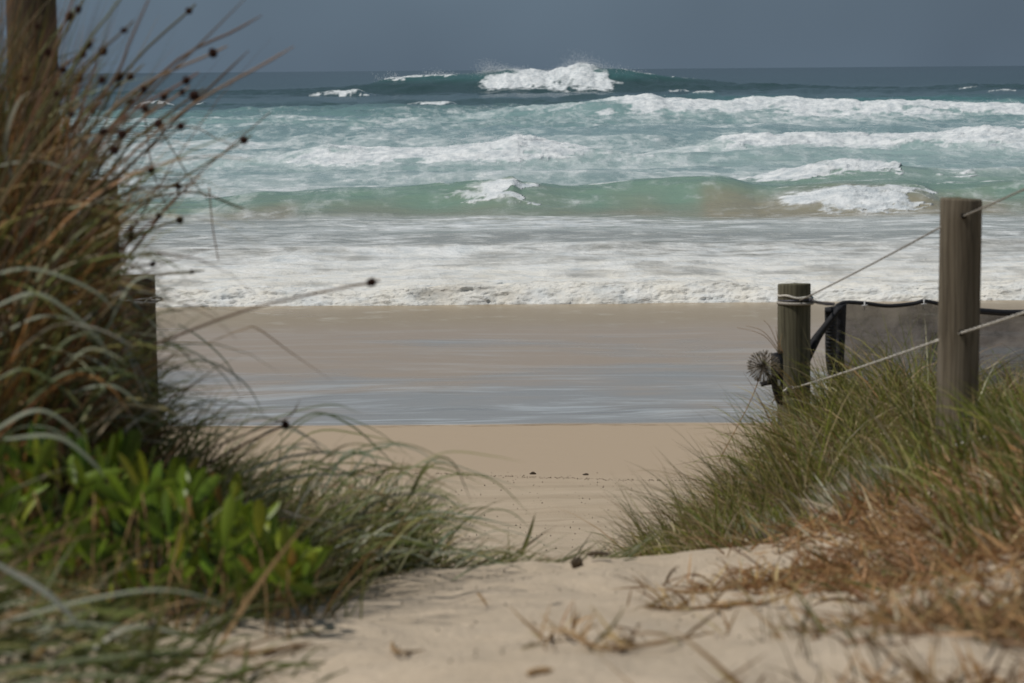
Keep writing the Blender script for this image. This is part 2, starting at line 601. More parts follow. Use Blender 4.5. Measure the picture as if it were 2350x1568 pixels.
M_CLOTH = mat_cloth()
M_HEM = mat_plain('black_webbing', (0.016, 0.016, 0.018), (0.03, 0.03, 0.033), 0.75, 160, 0.2, 0.002)
M_FOLD = mat_plain('ribbed_black_cloth', (0.045, 0.045, 0.047), (0.02, 0.02, 0.022), 0.7, 90, 0.25, 0.003)
M_TAG = mat_plain('white_tag', (0.6, 0.6, 0.6), (0.45, 0.45, 0.45), 0.6)
M_GRASS = mat_grass('dune_grass', 0.32)
M_DRY = mat_grass('dry_grass', 0.2, 0.8)
M_SEDGE = mat_grass('sedge', 0.12, 0.6)
M_BLADE = mat_grass('long_blade', 0.30, 0.45)
M_HEAD = mat_plain('seed_head', (0.055, 0.024, 0.015), (0.025, 0.011, 0.008), 0.8, 300, 0.2)
M_LEAF = mat_leaf()
M_TWIG = mat_plain('dry_twig', (0.36, 0.23, 0.11), (0.22, 0.14, 0.07), 0.85, 80, 0.15)
M_WRACK = mat_plain('dark_seaweed', (0.035, 0.026, 0.016), (0.08, 0.055, 0.03), 0.7, 90, 0.3)
M_TIDE = mat_plain('tide_debris', (0.19, 0.14, 0.085), (0.10, 0.075, 0.045), 0.8, 90, 0.2)
M_SPIKE = mat_plain('spiky_seed_ball', (0.20, 0.17, 0.13), (0.10, 0.085, 0.07), 0.8, 90, 0.15)
M_SPRAY = mat_plain('sea_spray', (0.86, 0.87, 0.88), (0.80, 0.82, 0.84), 0.9, 2.0, 0.05)

# ------------------------------------------------------------------ ground
_py = np.array([-400, -40, -8, 0, 1.5, 2.6, 3.5, 5.3, 6.6, 7.0, 7.5, 8.2, 10, 14, 17.5, 20, 22.7, 28, 38, 47, 52, 60, 100, 400, 900])
_pz = np.array([2.4, 2.6, 2.8, 3.0, 3.16, 3.24, 3.235, 2.995, 2.825, 2.765, 2.66, 2.47, 2.08, 1.28, 0.90, 0.80, 0.735, 0.50, 0.23, 0.045, -0.08, -0.3, -1.2, -4, -8])


def ground_z(x, y, fine=True):
    x, y = np.asarray(x, float), np.asarray(y, float)
    z = np.interp(y, _py, _pz)
    for k in (-0.3, 0.3):                       # soften the corners of the profile
        z = z + np.interp(y + k * np.clip(0.3 + y * 0.03, 0.3, 2), _py, _pz)
    z = z / 3
    near = 1 - sstep(12, 18, y)
    z = z + near * 0.04 * np.clip(x, -2, 2)
    wob = (fbm(x * 0.9, y * 0.9, 5, 3) - 0.5)
    # hummock right of the path
    by = sstep(7.2, 10.3, y) * (1 - sstep(12.6, 15.5, y))
    foot = 0.42 + 0.10 * (y - 9) * 0.5 + wob * 0.5
    z = z + by * (0.62 * sstep(0, 0.85, x - foot) + 0.5 * sstep(1.8, 5.0, x))
    z = z + (1 - sstep(7.5, 9.0, y)) * 0.22 * sstep(0.55, 1.5, x + wob * 0.4) * sstep(3.0, 5.0, y)
    # hummock left of the path
    by = (1 - sstep(11.5, 15.0, y)) * sstep(0.5, 2.8, y)
    foot = -0.50 - 0.12 * np.clip(y - 5.5, 0, 6) + wob * 0.35
    z = z + by * (0.42 * sstep(0.0, 0.9, foot - x) + 0.6 * sstep(1.0, 4.0, -x))
    # dunes away to both sides
    z = z + 0.9 * near * sstep(3.0, 9.0, np.abs(x)) * (0.6 + 0.8 * fbm(x * 0.25, y * 0.25, 9, 3))
    if fine:
        z = z + near * (0.095 * (fbm(x * 2.2, y * 2.2, 21, 3) - 0.5) + 0.035 * (billow(x * 3.7, y * 3.7, 31, 3) - 0.3))
        z = z + (1 - near) * (1 - sstep(20, 23, y)) * 0.085 * (fbm(x * 1.5, y * 2.6, 22, 4) - 0.5)
        z = z + 0.012 * (fbm(x * 0.15, y * 0.5, 41, 3) - 0.5) * sstep(17, 24, y)
    return z


ty = np.concatenate([np.linspace(-400, -8, 16)[:-1], np.linspace(-8, 2.5, 40)[:-1], np.linspace(2.5, 9, 230)[:-1], np.linspace(9, 30, 180)[:-1], np.linspace(30, 62, 90)[:-1], np.geomspace(62, 900, 20)])
ts = np.linspace(-1, 1, 270)
ts = np.sign(ts) * (0.35 * np.abs(ts) + 0.65 * np.abs(ts) ** 3)
GX = ts[None, :] * (6 + 0.55 * np.abs(ty - 3))[:, None]
GY = np.broadcast_to(ty[:, None], GX.shape)
GZ = ground_z(GX, GY)
gv = np.stack([GX, GY, GZ], axis=2).reshape(-1, 3)
obj('ground', mesh_np('ground', gv, grid_faces(len(ty), len(ts))), M_SAND, kind='structure')

# ------------------------------------------------------------------ sea
# rows packed where the wave faces are
yy = np.geomspace(47.2, 30000, 200000)
dens = 9500.0 / yy ** 2
for yc, w, k in ((480, 20, 1500), (436, 10, 500), (300, 16, 600), (262, 14, 700), (209, 10, 1300), (120, 9, 1500), (79.5, 7, 1500), (54, 7, 1000), (48.8, 1.0, 2600)):
    dens += k / yy * np.exp(-((yy - yc) / w) ** 2 * 1.2)
cum = np.cumsum(dens * np.gradient(yy))
NR = 680
rows = np.interp(np.linspace(cum[0], cum[-1], NR), cum, yy)
tcol = np.concatenate([np.linspace(-0.62, -0.21, 80)[:-1], np.linspace(-0.21, 0.21, 840)[:-1], np.linspace(0.21, 0.62, 80)])
SY = np.broadcast_to(rows[:, None], (NR, len(tcol))).copy()
SX = tcol[None, :] * SY


def px_of(X, Y):
    return X / Y * FPX + 1175.0


SP = px_of(SX, SY)                   # where along the shore, in fractions of the view
H = np.zeros_like(SX)
FO = np.zeros_like(SX)               # foam density
DY = np.zeros_like(SX)
ROUGH = np.zeros_like(SX)            # how churned the surface is


def env(v, pts):
    xs, ys = zip(*pts)
    return np.interp(v, xs, ys)


def wobble(x, scale, amp, seed):
    return (fbm(x / scale, x * 0 + seed * 3.7, seed, 3) - 0.5) * 2 * amp


def add_wave(yc, amp_pts, Lf, Lb, wob=(20, 1.0, 1), foam_pts=None, toe=1.0, back=0.6, rag=0.35, lump=0.12, sharp=1.0):
    global H, FO, DY, ROUGH
    x = SX
    # only the rows near this wave
    r0, r1 = np.searchsorted(rows, [yc - 4 * Lf - 3 * wob[1], yc + 4 * Lb + 3 * wob[1]])
    r0, r1 = max(r0, 0), min(r1 + 1, NR)
    x, y = SX[r0:r1], SY[r0:r1]
    c = yc + wobble(x, *wob)
    u = y - c
    jit = (fbm(x / (Lf * 1.1), u / (Lf * .8), 40 + int(yc), 5, .62) - .5) * Lf * 2.6
    sp = (x + jit) / yc * FPX + 1175.0
    A = env(x / yc * FPX + 1175.0, amp_pts)
    A = A * (1 + .55 * (fbm(x / (Lf * 2.6), x * 0, 44 + int(yc), 4) - .5))
    L = np.where(u < 0, Lf, Lb)
    prof = np.exp(-np.abs(u / L) ** (2 * sharp))
    H[r0:r1] += A * prof
    if foam_pts:
        F = env(sp, foam_pts)
        arc = u + A * prof
        nz = fbm(x / (Lf * 0.9), arc / (Lf * 0.6), 50 + int(yc), 5, 0.62) - 0.5
        nf = fbm(x / (Lf * 0.25), arc / (Lf * 0.16), 60 + int(yc), 4, 0.62) - 0.5
        te = toe * (.30 + .70 * np.clip(F, 0, 1))
        front = sstep(-Lf * 1.55 * te, -Lf * 0.70 * te, u + (nz * 1.2 + nf) * Lf * min(1.3, rag * 4))
        rear = 1 - sstep(0.0, Lb * back, u + (nz + nf) * Lb * min(1.1, rag * 3.5))
        solid = F * front * rear
        pat = fbm(x / (Lf * 2.4), arc / (Lf * 1.0), 80 + int(yc), 4, .6) - .5
        f = np.clip(solid * 1.12 - .06 + (nz + nf * .8) * rag * 2.4 + pat * .55, 0, 1.0) * sstep(0.02, .35, solid)
        FO[r0:r1] = np.maximum(FO[r0:r1], f)
        core = np.clip(F, 0, 1) * front * (1 - sstep(0, Lb * 0.5, u))
        b = billow(x / (Lf * 0.5), arc / (Lf * 0.35), 70 + int(yc), 5, .6) - 0.34
        H[r0:r1] += core * lump * A * 2.6 * b
        DY[r0:r1] -= core * lump * A * 2.2 * b


FULL = [(-9000, 1), (9000, 1)]
# long swell over everything
sw = (fbm(SX / 55.0, SY / 16.0, 3, 3) - 0.5) * np.clip(SY / 300.0, 0.15, 1.4) * (1 - sstep(1500, 4000, SY)) * 1.1
chop = (fbm(SX / 9.0, SY / 3.2, 4, 5, 0.62) - 0.5) * np.clip((SY - 45) / 110.0, 0.10, 1.0) * (1 - sstep(700, 1800, SY)) * 1.15
chop += (billow(SX / 3.5, SY / 1.6, 6, 4) - .33) * np.clip((SY - 60) / 400.0, 0, .35) * (1 - sstep(350, 700, SY))
H += (sw + chop) * sstep(58, 75, SY)

# outer breaker on the horizon
add_wave(480, [(-9000, .5), (600, 0.7), (850, 1.6), (960, 2.8), (1060, 3.1), (1120, 3.8), (1170, 4.2), (1250, 3.8), (1330, 4.3), (1380, 3.8), (1440, 3.2), (1520, 2.3), (1650, 1.2), (2000, .7), (9000, .5)], 8, 17, (30, 2.5, 2),
         [(1085, 0), (1110, .5), (1160, 1.1), (1250, 1.35), (1350, 1.35), (1400, .5), (1425, 0)], 1.0, 0.35, 0.16, 0.13)
add_wave(482, [(-9000, 0), (850, 0), (900, .5), (1060, .4), (1110, 0), (1400, 0), (1430, .4), (1600, .3), (1700, 0), (9000, 0)], 3.5, 6, (30, 2.5, 2),
         [(870, 0), (900, .8), (1010, .75), (1060, .25), (1090, .4), (1400, .6), (1440, .55), (1500, .42), (1600, .3), (1640, 0)], 0.7, 0.6, 0.4, 0.05)
# scattered whitecaps
for sp0, spw, yc, a in ((790, 75, 432, 1.0), (640, 22, 560, .6), (335, 28, 420, .9), (470, 14, 300, .5), (360, 40, 303, .5), (1000, 62, 296, .6), (1945, 125, 330, 1.1), (1625, 30, 318, .6), (2180, 42, 372, .8),
                        (2225, 32, 470, .6), (2300, 34, 425, .6), (2345, 30, 385, .8), (1480, 25, 560, .7), (1700, 18, 620, .7), (2170, 16, 640, .8), (1560, 34, 455, .6), (520, 12, 520, .6), (100, 40, 360, .9), (2600, 60, 400, .9),
                        (2480, 40, 330, .8), (-150, 60, 340, .9), (1850, 20, 520, .6), (940, 16, 620, .6)):
    add_wave(yc, [(sp0 - spw * 1.5, 0), (sp0 - spw * .6, a * .7), (sp0 + spw * .5, a), (sp0 + spw * 1.3, 0)], yc * .008, yc * .018, (25, 2, int(yc)),
             [(sp0 - spw * 1.1, 0), (sp0 - spw * .8, .62), (sp0, .72), (sp0 + spw * .7, .85), (sp0 + spw, 0)], 0.9, 0.5, 0.5, 0.03)
# swell where the dark water ends
add_wave(262, [(-9000, .55), (1200, .55), (1500, .35), (9000, .6)], 6, 12, (40, 3.0, 7))
add_wave(318, [(-9000, .3), (1300, .3), (1550, .8), (9000, .8)], 8, 14, (60, 4.0, 6))
# second line of white water, right
add_wave(213, [(-9000, .35), (1050, .35), (1180, .75), (1440, 1.35), (1600, 1.2), (1900, 1.25), (2200, 1.0), (2500, 1.1), (3200, .4), (9000, .4)], 4.2, 8, (26, 1.6, 8),
         [(1060, 0), (1180, .35), (1330, .6), (1430, 1.25), (2300, 1.2), (2700, 1.2), (3100, 0)], 1.0, 0.55, 0.22, 0.09)
add_wave(170, [(-9000, .3), (700, .42), (1300, .5), (1700, .3), (9000, .5)], 4, 8, (18, 1.8, 9), [(-9000, .2), (600, .25), (900, .38), (1300, .2), (1500, .2), (9000, .3)], 1, .9, .5, .03)
add_wave(148, [(-9000, .35), (1000, .25), (1400, .5), (1600, .2), (9000, .3)], 3, 6, (14, 1.4, 10), [(-9000, .3), (700, .3), (1200, .15), (1600, .35), (9000, .3)], 1, .9, .5, .03)
# third line: centre and right
add_wave(118.5, [(-9000, .25), (500, .25), (640, .4), (760, .80), (830, .72), (1000, .70), (1110, .95), (1190, 1.42), (1270, 1.0), (1370, .6), (1480, .3), (9000, .2)], 2.6, 5, (12, .55, 11),
         [(-9000, 0), (420, 0), (560, .28), (700, .45), (770, .9), (850, 1.25), (1280, 1.35), (1370, .85), (1450, .25), (1520, 0)], 1.0, .7, 0.26, 0.11)
add_wave(123.5, [(-9000, 0), (1440, 0), (1560, .4), (1680, .85), (1950, .9), (2150, .92), (2300, 1.12), (2600, 1.1), (3000, .4), (9000, .2)], 2.7, 5, (13, .6, 12),
         [(1480, 0), (1570, .7), (1660, 1.3), (2700, 1.3), (3000, 0)], 1.0, .6, 0.24, 0.11)
add_wave(101, [(-9000, .25), (900, .2), (1500, .3), (9000, .25)], 2.2, 4, (10, 1.0, 13), [(-9000, .30), (600, .35), (1100, .28), (1500, .32), (9000, .3)], 1, 1, .5, .02)
add_wave(92, [(-9000, .18), (900, .2), (1500, .2), (9000, .2)], 2.0, 4, (8, .9, 14), [(-9000, .35), (1100, .30), (1700, .25), (9000, .3)], 1, 1, .5, .02)
# the green wave standing up close to the shore
add_wave(80.0, [(-9000, .3), (480, .3), (600, .55), (760, .62), (1100, .68), (1180, .78), (1330, .62), (1500, .7), (1650, .78), (1760, .6), (2000, .55), (2200, .62), (9000, .45)], 2.2, 3.6, (6, 1.1, 15),
         [(1015, 0), (1055, .5), (1110, .7), (1182, .8), (1200, 0)], .6, .35, 0.22, 0.12)
add_wave(80.6, [(-9000, 0), (9000, 0)], 1.0, 1.3, (6, 1.1, 15), [(-9000, .2), (600, .2), (720, .45), (900, .25), (1090, .6), (1180, .35), (1420, .55), (1500, .6), (1560, .3), (1620, .65), (1680, .5), (2100, .3), (2250, .6), (9000, .3)], .45, .7, .5, 0)
add_wave(79.3, [(-9000, 0), (1030, 0), (1075, .05), (1130, .10), (1180, .13), (1200, 0), (9000, 0)], 1.5, 1.5, (6, 1.1, 15), [(1030, 0), (1065, .6), (1110, .9), (1184, 1.1), (1200, 0)], .8, 1.0, .28, .06)
add_wave(84.0, [(-9000, 0), (1600, 0), (1700, .45), (1850, .80), (1960, .80), (2030, .72), (2100, .68), (9000, .5)], 1.9, 3, (7, .4, 16),
         [(1650, 0), (1700, .8), (1800, 1.0), (1850, 1.2), (2010, 1.2), (2040, .15), (2120, .15), (2160, .55), (2230, .8), (2300, .5), (9000, .35)], .9, .5, .3, .12)
add_wave(77.4, [(-9000, 0), (1740, 0), (1850, .25), (1960, .45), (2060, .5), (2120, .42), (2160, .2), (9000, .1)], 1.4, 2.2, (6, 1.1, 15),
         [(1790, 0), (1840, .8), (1900, 1.1), (2010, 1.2), (2035, .75), (2060, 1.1), (2120, 1.0), (2140, 0)], 1.15, .6, .2, .14)
# wash and shore break
add_wave(66.5, [(-9000, .07), (9000, .07)], 1.2, 1.6, (5, .8, 17))
add_wave(61.5, [(-9000, .12), (1500, .14), (9000, .12)], 0.8, 1.4, (4, .8, 18))
shore = 48.35 + wobble(SX, 5, .35, 19) + wobble(SX, 0.9, .10, 20)
us = SY - shore
lip = sstep(0, .7, us) * (1 - .72 * sstep(.9, 4.2, us))
H += (0.25 + wobble(SX, 2.6, .13, 21)) * lip
foamzone = sstep(0, .12, us) * (1 - sstep(11.0, 14.0, us + (fbm(SX / 3.2, SY / 2.0, 22, 4) - .5) * 9))
FO = np.maximum(FO, foamzone * (0.80 + 0.15 * (1 - sstep(0, 3, us)) + (fbm(SX / 1.6, SY / 1.1, 23, 4) - .5) * .75))
ll = foamzone * (1 - .75 * sstep(2.6, 6, us))
bl = billow(SX / .55, (us + .4 * lip) / .36, 24, 5, .62) - .34
H += ll * .10 * bl
DY -= ll * .16 * bl
H += foamzone * sstep(2, 5, us) * .10 * (fbm(SX / 1.1, SY / .8, 25, 4) - .45)
H -= (1 - sstep(0, .12, us)) * .5

# thin lace of spent foam by zone
lace = fbm(SX / 7.0, SY / 6.0, 26, 5, .6)
zy = SY + (fbm(SX / 5.0, SY / 2.5, 35, 4) - .5) * np.clip(SY * .07, 3, 14)
zone = np.interp(zy, [58, 62, 66, 74, 76, 78, 82, 84, 92, 112, 126, 150, 190, 214, 240, 258, 268, 320, 500], [.58, .52, .52, .50, .42, .22, .26, .48, .50, .48, .46, .42, .42, .36, .38, .30, .0, -.1, -.1])
big = fbm(SX / 30.0, SY / 14.0, 27, 3) - .5
FO = np.maximum(FO, np.clip(zone + (lace - .5) * .70 + big * .5 * (SY > 80), 0, .68) * (zone > 0.01))
face = np.exp(-((SY - 79) / 2.6) ** 2)
FO = np.maximum(FO, face * np.clip(.16 + (fbm(SX / 1.7, SY / 1.2, 34, 5, .65) - .5) * 1.5, 0, .6))
sh = SX + 1.7 * (SY - 79) + (fbm(SX / 2.5, SY / 2.5, 37, 3) - .5) * 3
rd = 1 - np.abs(2 * fbm(sh / 2.8, SY / 7.0 + SX / 30, 38, 4) - 1)
FO = np.maximum(FO, np.exp(-((SY - 78.3) / 2.4) ** 2) * sstep(.90, 1.0, rd) * .75 * sstep(.42, .62, fbm(SX / 4, SY / 4, 39, 3)))
STREAK = np.interp(zy, [48, 57, 62, 74, 77], [.2, .3, 1, 1, 0.1])
STREAK = np.maximum(STREAK, np.clip(.45 - FO, 0, .45) * (SY > 80))

# colour of the water itself: sandy in the shallows, green, aqua, then deep teal
stops = [48, 60, 68, 74, 76.5, 79.0, 84, 100, 130, 180, 240, 258, 275, 330, 480, 800, 3000]
wc = np.array([(.30, .27, .22), (.27, .26, .225), (.36, .38, .36), (.35, .365, .335), (.22, .245, .19), (.175, .27, .21), (.22, .305, .275), (.265, .365, .355), (.25, .355, .35), (.20, .31, .31), (.165, .27, .272),
               (.13, .225, .228), (.052, .098, .103), (.046, .088, .093), (.036, .068, .075), (.024, .050, .058), (.016, .034, .042)])
cy = SY + (fbm(SX / 26.0, SY / 9.0, 28, 3) - .5) * np.clip(SY * .10, 0, 60) * (SY > 84) + (fbm(SX / 4.0, SY / 2.0, 36, 4) - .5) * 5 * (SY < 84)
WC = np.stack([np.interp(cy, stops, wc[:, k]) for k in range(3)], axis=2)
# aqua water reaches further out on the right
rr = sstep(1350, 1750, SP) * sstep(255, 268, SY) * (1 - sstep(305, 325, SY + (fbm(SX / 20, SY / 20, 30, 3) - .5) * 20))
WC = WC * (1 - rr[:, :, None] * .65) + np.array([.075, .20, .20]) * rr[:, :, None] * .65
# sand lifted into the green wave, in patches
sandp = sstep(.50, .64, fbm(SX / 3.6, SX * 0 + 1.3, 29, 3) + .10 * sstep(1250, 1500, SP)) * (1 - sstep(76.6, 79.6, SY + (fbm(SX / 1.5, SY / 1.5, 33, 3) - .5) * 2.0)) * sstep(72, 75.5, SY)
WC = WC * (1 - sandp[:, :, None] * .8) + np.array([.27, .235, .165]) * sandp[:, :, None] * .8
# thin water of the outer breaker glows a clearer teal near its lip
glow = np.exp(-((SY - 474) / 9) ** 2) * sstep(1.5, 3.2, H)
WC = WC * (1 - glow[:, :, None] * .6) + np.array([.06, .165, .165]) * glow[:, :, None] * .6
sv = np.stack([SX, SY + DY, H + .02], axis=2).reshape(-1, 3)
sea = obj('sea', mesh_np('sea', sv, grid_faces(NR, len(tcol)), WC.reshape(-1, 3), {'foam': FO, 'streak': STREAK}), M_SEA, kind='structure')


# spray thrown up by the breaking crests: tiny drops, too many to count
def drops(pos, size):
    n = len(pos)
    t = np.array([[1, 0, -.7], [-.5, .87, -.7], [-.5, -.87, -.7], [0, 0, 1.0]])
    v = pos[:, None, :] + t[None] * size[:, None, None] * rng.uniform(.6, 1.3, (n, 1, 3))
    b = np.arange(n)[:, None] * 4
    f = np.concatenate([b + np.array([[0, 1, 2]]), b + np.array([[0, 3, 1]]), b + np.array([[1, 3, 2]]), b + np.array([[2, 3, 0]])])
    return v.reshape(-1, 3), f


def spray(yc, wob, sp_pts, n, z0, zspread, size, dy, lean=-.3, seed=0):
    xs = np.array([p[0] for p in sp_pts], float)
    ws = np.array([p[1] for p in sp_pts], float)
    zs = np.array([p[2] for p in sp_pts], float)
    g = np.linspace(xs[0], xs[-1], 2000)
    w = np.interp(g, xs, ws)
    c = np.cumsum(w)
    sp = np.interp(rng.uniform(0, c[-1], n), c, g)
    X = (sp - 1175) / FPX * yc
    plume = .25 + 3.2 * np.clip(fbm(X / (zspread * 9), X * 0, 90 + seed, 3) - .35, 0, 1)
    e = np.minimum(rng.exponential(1.0, n), rng.uniform(2.0, 4.2, n)) * zspread * plume
    Y = yc + wobble(X, *wob) + rng.normal(0, dy, n)
    Z = np.interp(sp, xs, zs) + z0 + e
    return np.stack([X + lean * e + rng.normal(0, size * 3 + zspread * .5, n), Y, Z], axis=1), rng.uniform(.5, 1.4, n) * size


pieces = [
    spray(480, (30, 2.5, 2), [(1095, .2, 3.2), (1130, 1, 3.6), (1250, 1, 3.7), (1380, 1.2, 3.6), (1430, .4, 3.1), (1520, .1, 2.4)], 44000, -.8, .95, .040, 1.4, -1.1, 1),
    spray(481, (30, 2.5, 2), [(880, .5, 1.9), (950, 1, 2.7), (1080, .6, 3.0)], 5000, -.3, .35, .05, .8, -.8, 2),
    spray(213, (26, 1.6, 8), [(1300, .2, .95), (1430, 1, 1.35), (1900, 1, 1.2), (2500, 1, 1.0)], 6000, -.15, .15, .024, .6, -.5, 3),
    spray(118.5, (12, .55, 11), [(740, .5, .8), (820, .8, .75), (1000, .7, .72), (1120, 1, .95), (1190, 1.6, 1.15), (1270, 1, .95), (1360, .4, .6)], 6000, -.08, .12, .015, .35, -.5, 4),
    spray(123.5, (13, .6, 12), [(1570, .3, .42), (1680, 1, .85), (2150, 1, .92), (2300, 1.3, 1.1), (2500, 1, 1.1)], 8000, -.08, .12, .015, .35, -.5, 5),
    spray(84.0, (7, .4, 16), [(1700, .3, .5), (1850, 1, .8), (2000, 1, .8), (2040, .3, .7)], 4000, -.06, .07, .010, .2, -.3, 6),
    spray(80.0, (7, .5, 15), [(1080, .4, .68), (1170, 1, .76), (1185, .3, .78)], 600, -.05, .03, .008, .15, -.3, 7),
    spray(77.4, (7, .4, 15), [(1850, .4, .55), (1960, 1, .75), (2060, 1, .8), (2120, .6, .7)], 1500, -.08, .035, .008, .2, -.3, 8),
]
pv, pf = drops(np.vstack([p[0] for p in pieces]), np.concatenate([p[1] for p in pieces]))
obj('wave_spray', mesh_np('wave_spray', pv, pf, smooth=False), M_SPRAY, kind='stuff', label='fine white spray blown off the breaking wave crests', cat='spray')


# ------------------------------------------------------------------ posts
def post_mesh(h, r, seed):
    nz, ns = 22, 28
    lr = np.random.default_rng(seed)
    a = np.arange(ns) / ns * 2 * np.pi
    prof = [(0, 0)]
    v, rings = [], []
    zs = list(np.linspace(-.45, h - .006, nz)) + [h - .002, h, h + .0005, h + .001]
    rs = [1.0] * nz + [.985, .95, .6, .02]
    ph = lr.uniform(0, 6, 4)
    for z, k in zip(zs, rs):
        rr_ = r * k * (1 + .018 * np.sin(2 * a + ph[0] + z * .6) + .012 * np.sin(3 * a + ph[1] - z) + .006 * np.sin(9 * a + ph[2]) - .012 * (z / max(h, .1)))
        bx, by_ = .004 * math.sin(z * 2 + ph[3]), .004 * math.cos(z * 1.7 + ph[0])
        tilt = .003 * np.cos(a + ph[1]) * (1 if z > h - .01 else 0)
        v.append(np.stack([bx + rr_ * np.cos(a), by_ + rr_ * np.sin(a), np.full(ns, z) + tilt], axis=1))
    v = np.vstack(v)
    n = len(zs)
    i = np.arange(n - 1)[:, None] * ns
    j = np.arange(ns)[None, :]
    k = (j + 1) % ns
    f = np.stack([(i + j).ravel(), (i + k).ravel(), (i + ns + k).ravel(), (i + ns + j).ravel()], axis=1)
    return v, f, n, ns


def post(px_c, py_top, d, width_px, label, m, seed, lean=0.0, holes=()):
    top = P(px_c, py_top, d)
    r = width_px / FPX * d / 2
    zb = float(ground_z(top[0], d, False))
    h = top[2] - zb
    root = empty('fence_post', (top[0] - lean * h, d, zb), label, 'post', 'round timber posts beside the path')
    v, f, n, ns = post_mesh(h, r, seed)
    v[:, 0] += lean * v[:, 2]
    me = mesh_np('post_shaft', v, f)
    me.materials.append(m)
    me.materials.append(M_ENDG)
    mi = np.zeros(len(f), dtype=np.int32)
    mi[(n - 3) * ns:] = 1
    me.polygons.foreach_set('material_index', mi)
    o = obj('shaft', me, None, root)
    for hx, hy in holes:                        # bored rope holes: solid plugs, the shade inside given as near-black colour
        p = P(hx, hy, d - r)
        off = np.array([p[0], 0, p[2]]) - np.array([root.location.x, 0, zb])
        a = math.asin(max(-.95, min(.95, (off[0] - lean * off[2]) / r)))
        cdir = np.array([math.sin(a), -math.cos(a), 0])
        c0 = np.array([lean * off[2], 0, off[2]]) + cdir * (r - .02)
        tv, tf = tube([c0, c0 + cdir * .0205], .0085, 6)
        obj('rope_hole', mesh_np('rope_hole', tv, tf), M_HOLE, root)
    return root, top, r, zb


post_far_r = post(1825, 651, 10.9, 76, 'shorter round grey-green post with rope wound round its top, right of the path', M_POSTG, 3, .004)
post_near_r = post(2203, 456, 8.1, 98, 'taller round brown post standing in grass at the right, ropes threaded through it', M_POST, 4, .012, [(2212, 496), (2207, 764)])
_a, _b = P(2212, 496, 8.05), P(2350, 430, 7.15)
_off_px = (_a[0] + (_b[0] - _a[0]) * (5.4 - _a[1]) / (_b[1] - _a[1])) / 5.4 * FPX + 1175
post_off_r = post(_off_px, 190, 5.4, 150, 'round post nearest the camera on the right-hand rope fence, outside the picture', M_POST, 8, .01)
post_l3 = post(317, 634, 11.0, 84, 'dark post with twisted wire near its top, lowest of the three left-hand posts', M_POSTD, 5, .0)
post_l2 = post(228, 414, 8.9, 90, 'middle of the three left-hand posts, dark brown behind the sedge stems', M_POSTD, 6, .0)
post_l1 = post(72, -70, 6.9, 118, 'dark brown post at the left edge, its top out of view behind sedge', M_POSTD, 7, .0)


# ------------------------------------------------------------------ ropes
def twisted(path, r, turns):
    """Three strands twisted round a path."""
    path = np.asarray(path)
    n = len(path)
    tan = np.gradient(path, axis=0)
    tan /= np.linalg.norm(tan, axis=1)[:, None]
    s = np.cross(tan, [0, 0, 1.0])
    s /= np.linalg.norm(s, axis=1)[:, None] + 1e-9
    u = np.cross(s, tan)
    t = np.linspace(0, 1, n) * turns * 2 * np.pi
    out = []
    for k in range(3):
        a = t + k * 2 * np.pi / 3
        out.append(tube(path + r * .5 * (np.cos(a)[:, None] * s + np.sin(a)[:, None] * u), r * .56, 4))
    return join(out)


def sagged(a, b, n, sag):
    t = np.linspace(0, 1, n)[:, None]
    p = a * (1 - t) + b * t
    p[:, 2] -= sag * 4 * (t * (1 - t))[:, 0]
    return p


dr = post_near_r[2]
tn = P(2212, 496, 8.1 - dr)
offp = np.array([post_off_r[0].location.x, 5.4, 0])
up_far = P(1835, 690, 10.9 - post_far_r[2])
slope_u = P(2350, 430, 7.15)
end_u = tn + (slope_u - tn) * ((5.42 - tn[1]) / (slope_u[1] - tn[1]))
p1 = sagged(up_far, P(2150, 526, 8.1), 40, .004)
p2 = sagged(P(2150, 526, 8.1), tn, 6, 0)
p3 = sagged(tn, end_u, 40, .006)
v, f = twisted(np.vstack([p1, p2[1:-1], p3]), .0033, 110)
obj('rope', mesh_np('rope', v, f), M_ROPE, label='thin grey upper rope sloping from the shorter post up through the taller post', cat='rope', group='ropes of the path fence')
tl = P(2207, 764, 8.1 - dr)
lo_far = P(1815, 893, 10.9 - post_far_r[2] * .9)
slope_l = P(2350, 713, 7.15)
end_l = tl + (slope_l - tl) * ((5.42 - tl[1]) / (slope_l[1] - tl[1]))
p1 = sagged(lo_far, P(2148, 783, 8.1), 40, .004)
p3 = sagged(tl, end_l, 40, .006)
tailp = bez([P(1772, 925, 10.95), P(1783, 908, 10.86), P(1800, 897, 10.82), lo_far], 10)
v, f = twisted(np.vstack([tailp[:-1], p1, p3]), .0042, 130)
lower = obj('rope', mesh_np('rope', v, f), M_ROPEW, label='pale lower rope tied to the shorter post and threaded through the taller post', cat='rope', group='ropes of the path fence')
kn = bez([lo_far + np.array(o) for o in ((-.02, 0, -.006), (-.008, -.012, .008), (.012, -.014, .002), (.004, -.006, -.012), (-.014, -.008, .004), (.022, -.004, .008))], 24)
v, f = tube(kn, .0055, 6)
obj('knot', mesh_np('knot', v, f), M_ROPEW, lower)
bot = bez([P(1900, 1160, 9.1), P(1985, 1105, 8.9), P(2080, 1060, 8.5), P(2205, 1019, 7.95), P(2262, 1004, 7.8), P(2420, 975, 7.2)], 60)
v, f = twisted(bot, .0048, 45)
obj('rope', mesh_np('rope', v, f), M_ROPEW, label='lowest white rope, mostly buried in the grass at the foot of the taller post', cat='rope', group='ropes of the path fence')


